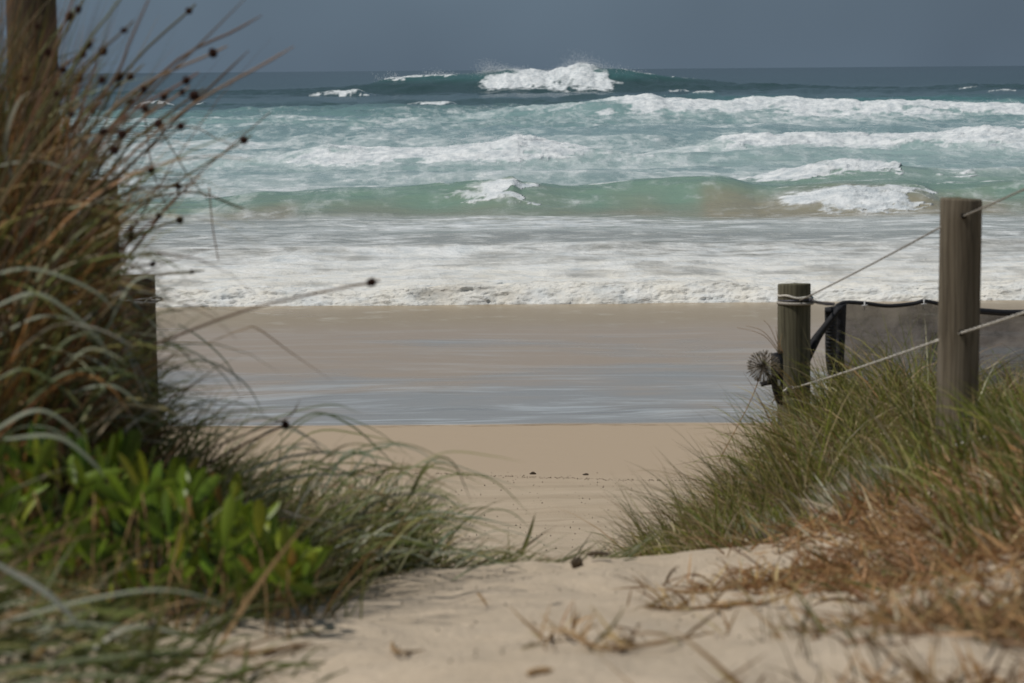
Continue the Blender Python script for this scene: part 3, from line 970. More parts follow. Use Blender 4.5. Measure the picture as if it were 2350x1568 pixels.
# bands wound round the top of the shorter post
def ring(cx, cy, z, r, rad, tilt, a0=0, a1=2 * np.pi, wig=0.0):
    a = np.linspace(a0, a1, 40)
    p = np.stack([cx + r * np.cos(a), cy + r * np.sin(a), z + tilt * np.cos(a) + wig * np.sin(a * 5)], axis=1)
    return tube(p, rad, 6)


pt, pr = post_far_r[1], post_far_r[2]
for k, (py, rad, tl_, m_, lab) in enumerate(((683, .0045, -.006, M_ROPEW, 'white cord, topmost of the loops round the shorter post'), (690, .003, .003, M_WIRE, 'dark thin wire between the white cords on the shorter post'), (698, .006, -.001, M_ROPE, 'pale thick band, lowest of the loops round the shorter post'))):
    z = P(1825, py, 10.9 - pr)[2]
    v, f = ring(pt[0], 10.9, z, pr + rad * .6, rad, tl_, wig=.003 if k == 0 else 0)
    obj('cord_loop', mesh_np('cord_loop', v, f), m_, label=lab, cat='cord', group='loops round the shorter post')
# twisted wire to the shade cloth
a_, b_ = P(1858, 689, 10.83), P(1915, 698, 11.15)
pth = sagged(a_, b_, 40, .004)
t = np.linspace(0, 9 * 2 * np.pi, 40)
w1 = pth + .006 * np.stack([0 * t, np.cos(t), np.sin(t)], axis=1)
w2 = pth - .006 * np.stack([0 * t, np.cos(t), np.sin(t)], axis=1)
v, f = join([tube(w1, .0022, 4), tube(w2, .0022, 4)])
obj('tie_wire', mesh_np('tie_wire', v, f), M_WIRE, label='short twisted dark wire joining the shorter post to the shade cloth', cat='wire')
# wire on the lowest left-hand post
lp, lr_ = post_l3[1], post_l3[2]
z = P(322, 690, 11 - lr_)[2]
parts = [ring(lp[0], 11.0, z - .004, lr_ + .003, .0035, -.006), ring(lp[0], 11.0, z + .002, lr_ + .003, .003, .007)]
parts.append(tube(bez([P(295, 690, 10.9), P(325, 697, 10.9), P(345, 684, 10.88), P(368, 683, 10.9), P(371, 688, 10.92), P(362, 691, 10.9), P(340, 687, 10.88)], 40), .0035, 4))
parts = [(v, f[:0] if False else f) for v, f in parts]
v, f = join(parts)
obj('wire_loop', mesh_np('wire_loop', v, f), M_STEEL, label='shiny twisted wire with a small eye round the lowest left-hand post', cat='wire')
# faint pale wire on the middle left post
v, f = ring(post_l2[1][0], 8.9, P(228, 456, 8.9 - post_l2[2])[2], post_l2[2] + .002, .0025, 0)
obj('wire_loop', mesh_np('wire_loop', v, f), M_STEEL, label='thin pale wire round the top of the middle left-hand post', cat='wire')

# ------------------------------------------------------------------ shade cloth
cl = empty('shade_cloth_fence', tuple(P(1930, 920, 11.3)), 'black woven shade cloth strung behind the two right-hand posts', 'shade cloth')
clo = np.array(cl.location)
top_px = [(1917, 704, 11.2), (1940, 695, 11.25), (1985, 697, 11.4), (2040, 703, 11.55), (2095, 698, 11.7), (2120, 692, 11.75), (2150, 697, 11.85), (2200, 706, 12.0), (2260, 713, 12.2), (2350, 716, 12.5), (2600, 705, 13.2), (3000, 712, 14.2), (3500, 704, 15.2)]
tp = bez([P(*q) for q in top_px], 84)
nz = 22
v = []
for i, p in enumerate(tp):
    gz = float(ground_z(p[0], p[1], False)) - .05
    for k in range(nz):
        s = k / (nz - 1)
        yy_ = p[1] + .03 * math.sin(i * .35 + s * 3) * s + .016 * math.sin(i * .8 + s * 9) + .01 * math.sin(i * 1.7 - s * 14)
        v.append((p[0] + .012 * math.sin(s * 5 + i * .2) * s, yy_, p[2] * (1 - s) + gz * s))
v = np.array(v) - clo
obj('mesh_panel', mesh_np('mesh_panel', v, grid_faces(84, nz)), M_CLOTH, cl)


def strip(top_pts, bot_pts, name, m, n=40, k=5, thick=.006, rib=0.0, ribn=30):
    """A band of cloth with thickness between two edge curves."""
    A, B = bez(top_pts, n), bez(bot_pts, n)
    sh = []
    for side in (0, 1):
        for i in range(n):
            for j in range(k):
                s = j / (k - 1)
                q = A[i] * (1 - s) + B[i] * s
                q = q + np.array([0, -.014 * math.sin(s * math.pi) + rib * math.sin(i / n * ribn * 2 * math.pi) * math.sin(s * math.pi) + side * thick, 0])
                sh.append(q)
    v = np.array(sh) - clo
    f = grid_faces(n, k)
    f2 = f[:, ::-1] + n * k
    N = n * k
    e = []
    for i in range(n - 1):
        e += [(i * k, (i + 1) * k, N + (i + 1) * k, N + i * k), (i * k + k - 1, N + i * k + k - 1, N + (i + 1) * k + k - 1, (i + 1) * k + k - 1)]
    for j in range(k - 1):
        b0 = (n - 1) * k
        e += [(j, N + j, N + j + 1, j + 1), (b0 + j, b0 + j + 1, N + b0 + j + 1, N + b0 + j)]
    return obj(name, mesh_np(name, v, np.vstack([f, f2, np.array(e)])), m, cl)


hem_t = [P(x, y - 5, d - .02) for x, y, d in top_px]
hem_b = [P(x, y + (4 if x < 2160 else 9), d - .025) for x, y, d in top_px]
strip(hem_t, hem_b, 'top_hem', M_HEM, 90, 4)
# the folded end hanging down as a ribbed strip
strip([P(1893, 712, 11.12), P(1894, 760, 11.1), P(1896, 830, 11.1), P(1908, 890, 11.1), P(1918, 935, 11.1)],
      [P(1921, 700, 11.12), P(1920, 760, 11.12), P(1919, 830, 11.12), P(1930, 890, 11.12), P(1938, 935, 11.12)], 'folded_edge', M_FOLD, 110, 5, .012, .006, 34)
strip([P(1918, 703, 11.16), P(1918, 770, 11.16), P(1916, 830, 11.14), P(1928, 890, 11.14), P(1938, 935, 11.14)],
      [P(1943, 697, 11.2), P(1940, 770, 11.18), P(1938, 830, 11.16), P(1948, 890, 11.16), P(1956, 935, 11.16)], 'folded_edge', M_HEM, 50, 5, .012, .002, 12)
strip([P(1893, 706, 11.1), P(1910, 704, 11.1), P(1935, 700, 11.12)], [P(1893, 722, 11.1), P(1910, 722, 11.1), P(1930, 718, 11.12)], 'end_flap', M_HEM, 16, 4, .01)
# strap running from behind the post up to the end of the cloth
strip([P(1848, 800, 11.02), P(1866, 772, 11.02), P(1888, 745, 11.05), P(1920, 704, 11.09)],
      [P(1850, 850, 11.02), P(1874, 800, 11.02), P(1892, 766, 11.05), P(1934, 708, 11.09)], 'strap', M_HEM, 30, 4, .008)
# small pale clips on the hem
for q in ((1982, 700, 11.36), (2118, 697, 11.72)):
    c = P(*q) - clo + np.array([0, -.03, 0])
    v, f = join([tube([c + np.array([0, 0, -.018]), c + np.array([0, -.002, .02])], .003, 4), tube([c + np.array([-.012, -.003, 0]), c + np.array([.012, -.003, .002])], .0022, 4)])
    obj('clip', mesh_np('clip', v, f), M_TAG, cl)

# bundle of black webbing hanging on the path side of the shorter post
bd = empty('webbing_bundle', tuple(P(1788, 890, 10.75)), 'black webbing bundle with a small white tag against the shorter post', 'webbing')
clo = np.array(bd.location)


def strip_b(a, b, name, m, *k):
    o = strip(a, b, name, m, *k)
    o.parent = bd
    return o


strip_b([P(1771, 812, 10.79), P(1770, 850, 10.77), P(1772, 890, 10.78), P(1782, 925, 10.8)], [P(1796, 806, 10.81), P(1798, 850, 10.78), P(1797, 890, 10.79), P(1796, 930, 10.82)], 'band', M_HEM, 26, 6, .02, .003, 5)
strip_b([P(1745, 878, 10.76), P(1765, 872, 10.75), P(1780, 872, 10.76)], [P(1747, 888, 10.76), P(1765, 884, 10.75), P(1780, 884, 10.76)], 'loose_end', M_HEM, 14, 4, .01)
strip_b([P(1752, 838, 10.74), P(1766, 856, 10.74), P(1782, 878, 10.76)], [P(1747, 842, 10.74), P(1762, 866, 10.74), P(1778, 888, 10.76)], 'loose_end', M_HEM, 14, 4, .008)
strip_b([P(1785, 872, 10.735), P(1785, 885, 10.735)], [P(1791, 872, 10.735), P(1791, 885, 10.735)], 'tag', M_TAG, 8, 4, .003)

# spiky dune-grass seed ball caught beside the post
sb_c = P(1752, 842, 10.72)
sb = empty('seed_ball', tuple(sb_c), 'round spiky grey-brown grass seed ball caught beside the shorter post', 'seed ball')
v, f = [], []
n = 190
ph = np.arccos(1 - 2 * (np.arange(n) + .5) / n)
th = np.pi * (1 + 5 ** .5) * np.arange(n)
dirs = np.stack([np.cos(th) * np.sin(ph), np.sin(th) * np.sin(ph), np.cos(ph)], axis=1)
parts, tips = [], []
for d_ in dirs:
    L = rng.uniform(.052, .066)
    q = np.cross(d_, rng.normal(0, 1, 3))
    q /= np.linalg.norm(q)
    parts.append(tube([d_ * .006, d_ * L], [.0007, .0005], 4))
    tips.append(tube([d_ * (L - .014), d_ * L, d_ * (L + .004)], [.0010, .0019, .0008], 4))
v, f = join(parts)
obj('spikes', mesh_np('spikes', v, f), M_SPIKE, sb, kind='stuff')
v, f = join(tips)
obj('spike_tips', mesh_np('spike_tips', v, f), M_SPIKE, sb, kind='stuff')
v, f = tube(bez([(0, 0, 0), P(1720, 925, 10.7) - sb_c, P(1662, 1035, 10.6) - sb_c, P(1650, 1060, 10.6) - sb_c], 20), .0018, 4)
obj('stem', mesh_np('stem', v, f), M_TWIG, sb)
for q in ([(1790, 810), (1770, 780), (1745, 757), (1712, 748)], [(1792, 812), (1778, 775), (1765, 748), (1752, 735)], [(1788, 812), (1762, 778), (1735, 762), (1690, 752)], [(1795, 810), (1785, 780), (1780, 750)], [(1797, 810), (1790, 790), (1795, 765)],
          [(1770, 845), (1800, 855), (1822, 880), (1832, 925)]):
    pts = [P(x, y, 10.74) - sb_c for x, y in q]
    v, f = tube(bez(pts, 12), np.linspace(.0016, .0006, 12), 4)
    obj('wisp', mesh_np('wisp', v, f), M_TWIG, sb)


# ------------------------------------------------------------------ grass: shared palettes
def pal(n, cols, w, jit=.25):
    cols = np.array(cols)
    i = rng.choice(len(cols), n, p=np.array(w) / sum(w))
    return cols[i] * rng.uniform(1 - jit, 1 + jit, (n, 1)) * rng.uniform(.92, 1.08, (n, 3))


GREENS = [(.12, .14, .022), (.18, .19, .036), (.10, .12, .026), (.25, .22, .08), (.34, .27, .145), (.19, .12, .05), (.42, .37, .25)]

# ---- hummock on the right
nt = 1500
tX = rng.uniform(.15, 4.6, nt)
tY = rng.uniform(7.35, 14.2, nt)
edge_d = tX - (.46 + .045 * (tY - 9) + (fbm(tX * .9, tY * .9, 5, 3) - .5) * .4)
ok = (edge_d > 0) & (tY + .35 * (tX - .5) > 7.55) & (rng.uniform(0, 1, nt) < (1 - sstep(12.8, 14.2, tY))) & (rng.uniform(0, 1, nt) < np.where(tX / tY < .215, 1, .3))
tX, tY, edge_d = tX[ok], tY[ok], edge_d[ok]
nt = len(tX)
tsize = rng.uniform(.6, 1.35, nt) * np.clip(.55 + edge_d * .9, .55, 1) * (1 - .68 * np.exp(-((tX - 1.2) / .6) ** 2) * (1 - sstep(7.95, 8.5, tY))) * (1 - .35 * sstep(1.3, 1.8, tX))
ttone = rng.uniform(.7, 1.25, nt)
tdead = rng.uniform(0, 1, nt) < .30
per = 56
k = np.repeat(np.arange(nt), per)
n = len(k)
oa, orr = rng.uniform(0, 2 * np.pi, n), np.abs(rng.normal(0, .055, n))
X, Y = tX[k] + orr * np.cos(oa), tY[k] + orr * np.sin(oa)
base = np.stack([X, Y, ground_z(X, Y) - .01], axis=1)
dead = rng.uniform(0, 1, n) < np.where(tdead[k], .70, .20)
az = np.where(rng.uniform(0, 1, n) < .30, np.pi + rng.normal(0, .6, n), oa + rng.normal(0, .5, n))
tilt = np.abs(rng.normal(.16, .16, n)) + orr * 4 + np.where(dead, .25, 0)
bend = np.abs(rng.normal(.85, .5, n)) + np.where(dead, .35, 0)
length = np.clip(rng.gamma(10, .027, n) * tsize[k], .07, .46)
c0 = pal(n, GREENS, (3.2, 3.0, 1.8, 2.0, 1.2, .9, .5))
cd = pal(n, [(.23, .165, .09), (.34, .27, .165), (.15, .10, .052), (.44, .38, .27)], (3, 2.6, 2.2, .9))
c0 = np.where(dead[:, None], cd, c0) * ttone[k][:, None]
c1 = c0 * rng.uniform(.95, 1.5, (n, 1)) + np.array([.02, .014, .0])
v, f, c = ribbons(base, az, tilt, bend, length, rng.uniform(.0026, .0058, n), 5, c0, c1)
obj('dune_grass', mesh_np('dune_grass', v, f, c), M_GRASS, kind='stuff', label='dense green and straw dune grass covering the hummock around the right-hand posts', cat='grass')

# long outer blades arching over the sand at the hummock's left edge
n = 420
Y = rng.uniform(8.2, 12.2, n)
X = .44 + .05 * (Y - 9) + rng.uniform(-.02, .4, n)
base = np.stack([X, Y, ground_z(X, Y)], axis=1)
c0 = pal(n, [(.07, .078, .018), (.11, .112, .03), (.14, .115, .045)], (3, 2, 1.4))
v, f, c = ribbons(base, np.pi + rng.normal(0, .5, n), rng.uniform(.1, .65, n), rng.uniform(.4, 1.5, n), rng.uniform(.2, .44, n), rng.uniform(.0028, .0042, n), 7, c0, c0 * 1.25)
obj('edge_grass', mesh_np('edge_grass', v, f, c), M_GRASS, kind='stuff', label='long dark grass blades arching left over the beach from the right-hand hummock', cat='grass')

# silvery dead tufts low on the hummock's near side
tuft_px = [(1735, 1275, 8.2), (1770, 1262, 8.2), (1800, 1268, 8.1), (1965, 1250, 7.9), (1985, 1240, 7.9), (2010, 1232, 7.9), (2040, 1228, 7.9), (2075, 1228, 7.85), (1930, 1255, 7.95), (1700, 1285, 8.3), (2100, 1215, 7.8)]
for sel, lab in ((lambda x: x < 1850, 'left one of two silvery leaved patches low on the right-hand hummock'), (lambda x: x >= 1850, 'right and wider of two silvery leaved patches low on the right-hand hummock')):
    pts_ = [P(q[0], q[1], q[2] - .38) for q in tuft_px if sel(q[0])]
    c_ = pts_[0].copy()
    c_[2] = float(ground_z(c_[0], c_[1]))
    base = np.vstack([p[None] + rng.normal(0, 1, (46, 3)) * np.array([.034, .05, .0]) for p in pts_])
    n = len(base)
    base[:, 2] = ground_z(base[:, 0], base[:, 1])
    c0 = pal(n, [(.50, .46, .36), (.38, .36, .26), (.60, .56, .45), (.13, .14, .05)], (3, 2, 1.6, 1.6))
    v, f, c = ribbons(base - c_[None], np.pi + rng.normal(0, .6, n), rng.uniform(.15, .7, n), rng.uniform(.1, .7, n), rng.uniform(.09, .18, n), rng.uniform(.006, .011, n), 5, c0, c0 * 1.1)
    o = obj('silver_grass', mesh_np('silver_grass', v, f, c), M_GRASS, label=lab, cat='grass clump', group='silvery patches on the hummock')
    o.location = c_

# ---- brown dry grass on the near right
n = 60000
Y = rng.uniform(2.9, 8.1, n)
X = rng.uniform(-.1, 2.6, n)
px = X / Y * FPX + 1175
tong = fbm(X * 1.1, Y * 3.4, 61, 4)
front = np.interp(Y, [2.8, 3.6, 4.2, 4.8, 5.4, 6.0, 6.6, 7.2, 8.0], [.28, .30, .50, .78, .50, .55, .62, .72, .5])
lim = sstep(-.12, .38, X - front + (tong - .5) * 1.5) * sstep(.38, .52, tong + .30 * sstep(.0, .7, X - front))
keep = rng.uniform(0, 1, n) < lim * .9 * np.where(X / Y < .24, 1, .25) * (1 - .85 * sstep(6.5, 7.3, Y))
X, Y = X[keep], Y[keep]
n = len(X)
base = np.stack([X, Y, ground_z(X, Y) + .002], axis=1)
c0 = pal(n, [(.34, .20, .09), (.25, .14, .062), (.42, .29, .155), (.17, .10, .05), (.15, .15, .05), (.44, .37, .26)], (4, 3, 2.0, 2.2, 1.0, .6))
deep = sstep(.3, 1.2, X - np.interp(Y, [2.8, 8], [.3, .6]))
v, f, c = ribbons(base, rng.uniform(0, 2 * np.pi, n), rng.uniform(.75, 1.55, n), rng.normal(.2, .5, n), rng.uniform(.05, .14, n) * (1 + .6 * deep), rng.uniform(.003, .007, n), 4, c0, c0 * 1.15)
obj('dry_grass', mesh_np('dry_grass', v, f, c), M_DRY, kind='stuff', label='rusty brown dry grass lying on the sand at the lower right', cat='grass')

# green blades and clumps among the brown at the right edge
n = 3600
Y = rng.uniform(5.2, 7.9, n)
X = rng.uniform(.85, 2.2, n)
keep = fbm(X * 2.4, Y * 2.4, 63, 3) > .5
X, Y = X[keep], Y[keep]
n = len(X)
base = np.stack([X, Y, ground_z(X, Y)], axis=1)
c0 = pal(n, GREENS, (4, 3, 2, 2, 1.5, .6, .8))
v, f, c = ribbons(base, np.pi + rng.normal(0, 1.1, n), rng.uniform(.05, .7, n), rng.uniform(.2, 1.4, n), rng.uniform(.10, .32, n), rng.uniform(.003, .007, n), 6, c0, c0 * 1.2)
obj('green_grass', mesh_np('green_grass', v, f, c), M_GRASS, kind='stuff', label='green grass blades rising out of the brown grass at the right edge', cat='grass')

# dark seedling stems close to the lens, lower right
n = 260
Y = rng.uniform(3.0, 4.0, n)
X = rng.uniform(.34, .95, n) - (Y - 3.4) * .05
base = np.stack([X, Y, ground_z(X, Y)], axis=1)
c0 = pal(n, [(.10, .07, .035), (.16, .11, .055), (.09, .095, .035), (.25, .16, .08)], (3, 2, 2, 2))
v, f, c = ribbons(base, np.pi + rng.normal(0, 1.2, n), rng.uniform(.1, .9, n), rng.uniform(-.1, .9, n), rng.uniform(.03, .10, n), rng.uniform(.002, .005, n), 5, c0, c0 * 1.1)
obj('near_grass', mesh_np('near_grass', v, f, c), M_DRY, kind='stuff', label='short dark blurred grass stems along the bottom right edge', cat='grass')

# ------------------------------------------------------------------ left bank
# low spinifex turf on the left hummock
n = 42000
Y = 3.25 + 9.2 * rng.uniform(0, 1, n) ** 1.5
X = rng.uniform(-3.6, .2, n)
wob = (fbm(X * .9, Y * .9, 5, 3) - .5)
foot = -.36 - .10 * np.clip(Y - 5.5, 0, 6) + .16 * np.clip(Y - 6.0, 0, 1.2) - .16 * np.clip(4.6 - Y, 0, 1.2) + wob * .35
tongue = fbm(X * 2.6, Y * 2.6, 64, 3)
lim = sstep(-.06, .30, foot - X + (tongue - .5) * .5) * (1 - sstep(11.5, 12.5, Y))
keep = rng.uniform(0, 1, n) < lim * np.where(np.abs(X / Y) < .22, .85, .3) * np.where((Y < 5.2) & (X / Y < -.075), np.where(Y < 4.2, 1.0, .48), 1)
X, Y = X[keep], Y[keep]
n = len(X)
base = np.stack([X, Y, ground_z(X, Y) - .01], axis=1)
c0 = pal(n, [(.085, .10, .025), (.14, .15, .045), (.21, .21, .12), (.28, .20, .09), (.16, .10, .04), (.10, .115, .028)], (3, 2.4, 1.2, 1.6, 1.4, 3))
az = rng.normal(0, 1.0, n)
nearb = np.clip((4.9 - Y) / .6, 0, 1)
v, f, c = ribbons(base, az, np.abs(rng.normal(.45, .25, n)) + .5 * nearb, rng.normal(.75, .4, n) + .25 * nearb, rng.gamma(9, .026, n).clip(.07, .42) * (1 - .25 * nearb), rng.uniform(.0025, .006, n) * (1 + .5 * nearb), 6, c0, c0 * 1.15)
obj('bank_grass', mesh_np('bank_grass', v, f, c), M_GRASS, kind='stuff', label='tangled green and straw grass covering the bank left of the path', cat='grass')

# tussocks standing higher on the bank behind the shrub, arching out over the path
n = 3000
cx = rng.uniform(0, 1, 60)
cX, cY = -1.02 + .74 * cx, 5.5 + 1.1 * cx ** 1.3 + rng.uniform(-.25, .35, 60)
k = rng.integers(0, 60, n)
X, Y = cX[k] + rng.normal(0, .045, n), cY[k] + rng.normal(0, .06, n)
base = np.stack([X, Y, ground_z(X, Y) - .01], axis=1)
hgt = np.interp(cX[k], [-1.05, -.7, -.28], [.36, .32, .22]) * rng.uniform(.55, 1.15, n)
c0 = pal(n, [(.12, .14, .028), (.18, .195, .05), (.27, .27, .15), (.35, .26, .12), (.18, .12, .05), (.44, .42, .30)], (3.2, 2.8, 1.6, 1.4, 1.0, .9))
v, f, c = ribbons(base, rng.normal(-.1, .95, n), np.abs(rng.normal(.28, .22, n)), np.abs(rng.normal(1.2, .55, n)), hgt * 1.15, rng.uniform(.004, .0085, n), 7, c0, c0 * 1.2)
obj('tussock_grass', mesh_np('tussock_grass', v, f, c), M_GRASS, kind='stuff', label='taller tangled tussocks arching to the right behind the leafy shrub', cat='grass')

# flat runners trailing along the crest of the path
n = 900
t = rng.uniform(0, 1, n)
px = 640 + t * 800
Y = np.interp(px, [640, 900, 1150, 1440], [6.0, 6.7, 7.0, 7.2]) + rng.normal(0, .12, n)
X = (px - 1175) / FPX * Y
keep = rng.uniform(0, 1, n) < np.interp(px, [640, 1000, 1440], [1, .75, .25])
X, Y = X[keep], Y[keep]
n = len(X)
base = np.stack([X, Y, ground_z(X, Y) + .003], axis=1)
c0 = pal(n, [(.12, .13, .04), (.17, .16, .055), (.25, .25, .17), (.20, .13, .06), (.09, .10, .04)], (3, 2.4, 1.4, 1, 2))
v, f, c = ribbons(base, rng.normal(0, .9, n), rng.uniform(.9, 1.5, n), rng.normal(.1, .25, n), rng.uniform(.06, .20, n), rng.uniform(.003, .006, n), 5, c0, c0 * 1.1)
obj('runner_grass', mesh_np('runner_grass', v, f, c), M_GRASS, kind='stuff', label='low yellow-green grass runners along the crest of the sandy path', cat='grass')


# ---- long strap blades, each one seen on its own
def blade(pts, wpx, colr, parent, name='blade', tipc=None):
    """pts: (px, py, d); wpx: width in photograph pixels at the first point."""
    org = np.array(parent.location)
    path = bez([P(*q) for q in pts], 16)
    d0 = pts[len(pts) // 2][2]
    w = wpx / FPX * d0
    s = np.linspace(0, 1, 16)
    tan = np.gradient(path, axis=0)
    tan /= np.linalg.norm(tan, axis=1)[:, None]
    view = path - CAM
    view /= np.linalg.norm(view, axis=1)[:, None]
    a = np.cross(tan, np.array([.25, -.35, .9]))
    a /= np.linalg.norm(a, axis=1)[:, None] + 1e-9
    b = np.cross(a, tan)
    wd = w * .5 * np.clip(1 - s ** 3, .05, 1) * np.minimum(1, .55 + s * 2)
    up_ = b * (wd * .45)[:, None]
    v = np.stack([path - a * wd[:, None] + up_, path, path + a * wd[:, None] + up_], axis=1).reshape(-1, 3) - org
    f = grid_faces(16, 3)
    cc = np.repeat(np.array(colr)[None] * (1 - s)[:, None] + np.array(tipc or colr)[None] * s[:, None], 3, axis=0)
    return obj(name, mesh_np(name, v, f, cc), M_BLADE, parent)


GS, GG, GB, GY_ = (.21, .23, .16), (.10, .125, .05), (.22, .15, .085), (.17, .17, .06)
spin = empty('strap_grass', tuple(P(120, 1050, 4.9)), 'clump of long arching grey-green strap blades above the leafy shrub, left', 'grass clump')
for pts, w, c_ in (
        ([(-40, 640, 4.6), (74, 620, 4.6), (208, 666, 4.6), (270, 720, 4.6)], 17, GS),
        ([(-30, 715, 4.5), (74, 677, 4.5), (148, 711, 4.5), (222, 778, 4.5), (293, 881, 4.5)], 19, GS),
        ([(-30, 1000, 4.3), (93, 945, 4.3), (204, 1015, 4.3)], 18, GS),
        ([(10, 1010, 4.2), (130, 1006, 4.2), (211, 1063, 4.2), (240, 1100, 4.2)], 20, GS),
        ([(150, 905, 4.7), (260, 889, 4.7), (349, 956, 4.7)], 14, GS),
        ([(110, 860, 4.6), (135, 800, 4.6), (190, 768, 4.6), (240, 775, 4.6)], 12, GG),
        ([(245, 629, 5.2), (334, 726, 5.2), (408, 807, 5.2)], 11, GS),
        ([(408, 744, 6.0), (464, 781, 6.0), (519, 833, 6.0), (560, 900, 6.0)], 9, GS),
        ([(300, 780, 5.6), (420, 800, 5.6), (500, 850, 5.6), (560, 925, 5.6)], 9, GS),
        ([(475, 789, 5.6), (560, 757, 5.6), (592, 757, 5.6), (668, 811, 5.6), (768, 878, 5.6)], 9, GB),
        ([(380, 850, 5.5), (470, 830, 5.5), (560, 880, 5.5), (610, 960, 5.5)], 10, GS),
        ([(180, 690, 5.0), (230, 780, 5.0), (265, 900, 5.0), (272, 980, 5.0)], 9, GS),
        ([(255, 740, 5.2), (300, 830, 5.2), (340, 930, 5.2)], 9, (.34, .35, .30)),
        ([(270, 760, 5.3), (320, 850, 5.3), (350, 915, 5.3)], 8, (.34, .35, .30)),
        ([(60, 930, 4.5), (150, 860, 4.5), (270, 850, 4.5), (330, 880, 4.5)], 12, GG),
        ([(340, 1000, 5.2), (440, 930, 5.2), (540, 925, 5.2), (620, 960, 5.2)], 10, GG),
        ([(380, 1030, 5.3), (480, 960, 5.3), (600, 940, 5.3), (715, 930, 5.3)], 9, GG),
        ([(420, 1060, 5.4), (560, 1000, 5.4), (660, 960, 5.4), (690, 915, 5.4)], 9, GB),
        ([(-20, 780, 4.7), (90, 730, 4.7), (170, 740, 4.7), (230, 800, 4.7)], 13, GS),
        ([(-20, 880, 4.5), (60, 850, 4.5), (150, 900, 4.5), (190, 960, 4.5)], 14, GG),
        ([(30, 420, 4.9), (10, 330, 4.9), (40, 240, 4.9), (70, 210, 4.9)], 13, (.30, .29, .22)),
        ([(-20, 385, 4.8), (90, 372, 4.8), (190, 405, 4.8)], 12, (.24, .25, .19)),
        ([(0, 480, 4.9), (60, 560, 4.9), (80, 700, 4.9)], 12, GG),
        ([(100, 520, 5.2), (160, 600, 5.2), (220, 640, 5.2)], 9, (.26, .21, .14)),
):
    blade(pts, w, c_, spin)
spin2 = empty('strap_grass', tuple(P(640, 1230, 5.7)), 'spreading clump of long grass blades arching right over the sand, right of the leafy shrub', 'grass clump')
for pts, w, c_ in (
        ([(519, 1109, 5.6), (600, 1070, 5.6), (690, 1046, 5.6), (790, 1040, 5.6), (905, 1060, 5.6)], 13, GS),
        ([(640, 1000, 6.0), (720, 950, 6.0), (800, 975, 6.0), (868, 1031, 6.0), (931, 1094, 6.0)], 10, GG),
        ([(700, 1120, 6.2), (800, 1050, 6.2), (880, 1030, 6.2), (925, 1010, 6.2)], 10, GG),
        ([(900, 1240, 6.5), (979, 1205, 6.5), (1060, 1190, 6.5), (1130, 1197, 6.5), (1202, 1215, 6.5)], 9, GG),
        ([(1194, 1280, 6.8), (1214, 1228, 6.8), (1229, 1176, 6.8)], 10, GY_),
        ([(1125, 1320, 6.8), (1150, 1290, 6.8), (1164, 1262, 6.8)], 10, GY_),
        ([(960, 1240, 6.5), (1050, 1262, 6.5), (1120, 1280, 6.5), (1175, 1300, 6.5)], 9, GG),
        ([(700, 1290, 6.0), (850, 1230, 6.0), (980, 1250, 6.0), (1080, 1310, 6.0)], 10, GS),
        ([(640, 1300, 5.9), (760, 1210, 5.9), (900, 1180, 5.9), (1000, 1190, 5.9)], 10, GG),
        ([(660, 1330, 6.0), (800, 1270, 6.0), (940, 1270, 6.0), (1020, 1310, 6.0)], 10, GS),
        ([(560, 1000, 5.8), (650, 955, 5.8), (760, 930, 5.8), (830, 950, 5.8)], 9, GG),
        ([(600, 1100, 5.9), (700, 1060, 5.9), (800, 1090, 5.9), (880, 1160, 5.9)], 9, GG),
        ([(620, 1180, 5.9), (740, 1120, 5.9), (860, 1130, 5.9), (960, 1180, 5.9)], 9, GB),
        ([(500, 1000, 5.6), (600, 960, 5.6), (700, 1000, 5.6), (760, 1060, 5.6)], 9, GS),
        ([(700, 1250, 6.1), (800, 1190, 6.1), (900, 1100, 6.1), (945, 1075, 6.1)], 8, GG),
        ([(1020, 1330, 6.7), (1060, 1290, 6.7), (1120, 1270, 6.7), (1180, 1285, 6.7)], 8, GS),
):
    blade(pts, w, c_, spin2)
spin3 = empty('strap_grass', tuple(P(60, 1520, 3.7)), 'nearest blurred strap blades crossing the lower left corner over the sand', 'grass clump')
for pts, w, c_ in (
        ([(-20, 1290, 3.5), (93, 1357, 3.5), (150, 1405, 3.5), (190, 1450, 3.5)], 26, (.30, .31, .26)),
        ([(-30, 1440, 3.6), (167, 1387, 3.6), (334, 1357, 3.6), (440, 1365, 3.6), (538, 1402, 3.6)], 15, GS),
        ([(335, 1545, 3.6), (352, 1469, 3.6), (375, 1390, 3.6), (398, 1345, 3.6)], 15, GY_),
        ([(-20, 1545, 3.5), (170, 1520, 3.5), (334, 1502, 3.5), (519, 1478, 3.5)], 17, GG),
        ([(300, 1520, 3.5), (400, 1508, 3.5), (490, 1525, 3.5), (600, 1580, 3.5)], 15, GG),
        ([(-20, 1470, 3.6), (100, 1440, 3.6), (240, 1455, 3.6), (330, 1500, 3.6)], 13, GG),
        ([(-20, 1590, 3.4), (150, 1555, 3.4), (330, 1560, 3.4), (430, 1590, 3.4)], 15, (.14, .16, .08)),
        ([(180, 1530, 3.6), (215, 1470, 3.6), (260, 1420, 3.6)], 14, GG),
        ([(40, 1500, 3.6), (120, 1470, 3.6), (230, 1500, 3.6), (300, 1560, 3.6)], 14, (.17, .18, .11)),
        ([(-20, 1400, 3.7), (80, 1380, 3.7), (200, 1410, 3.7)], 13, GG),
):
    blade(pts, w, c_, spin3)


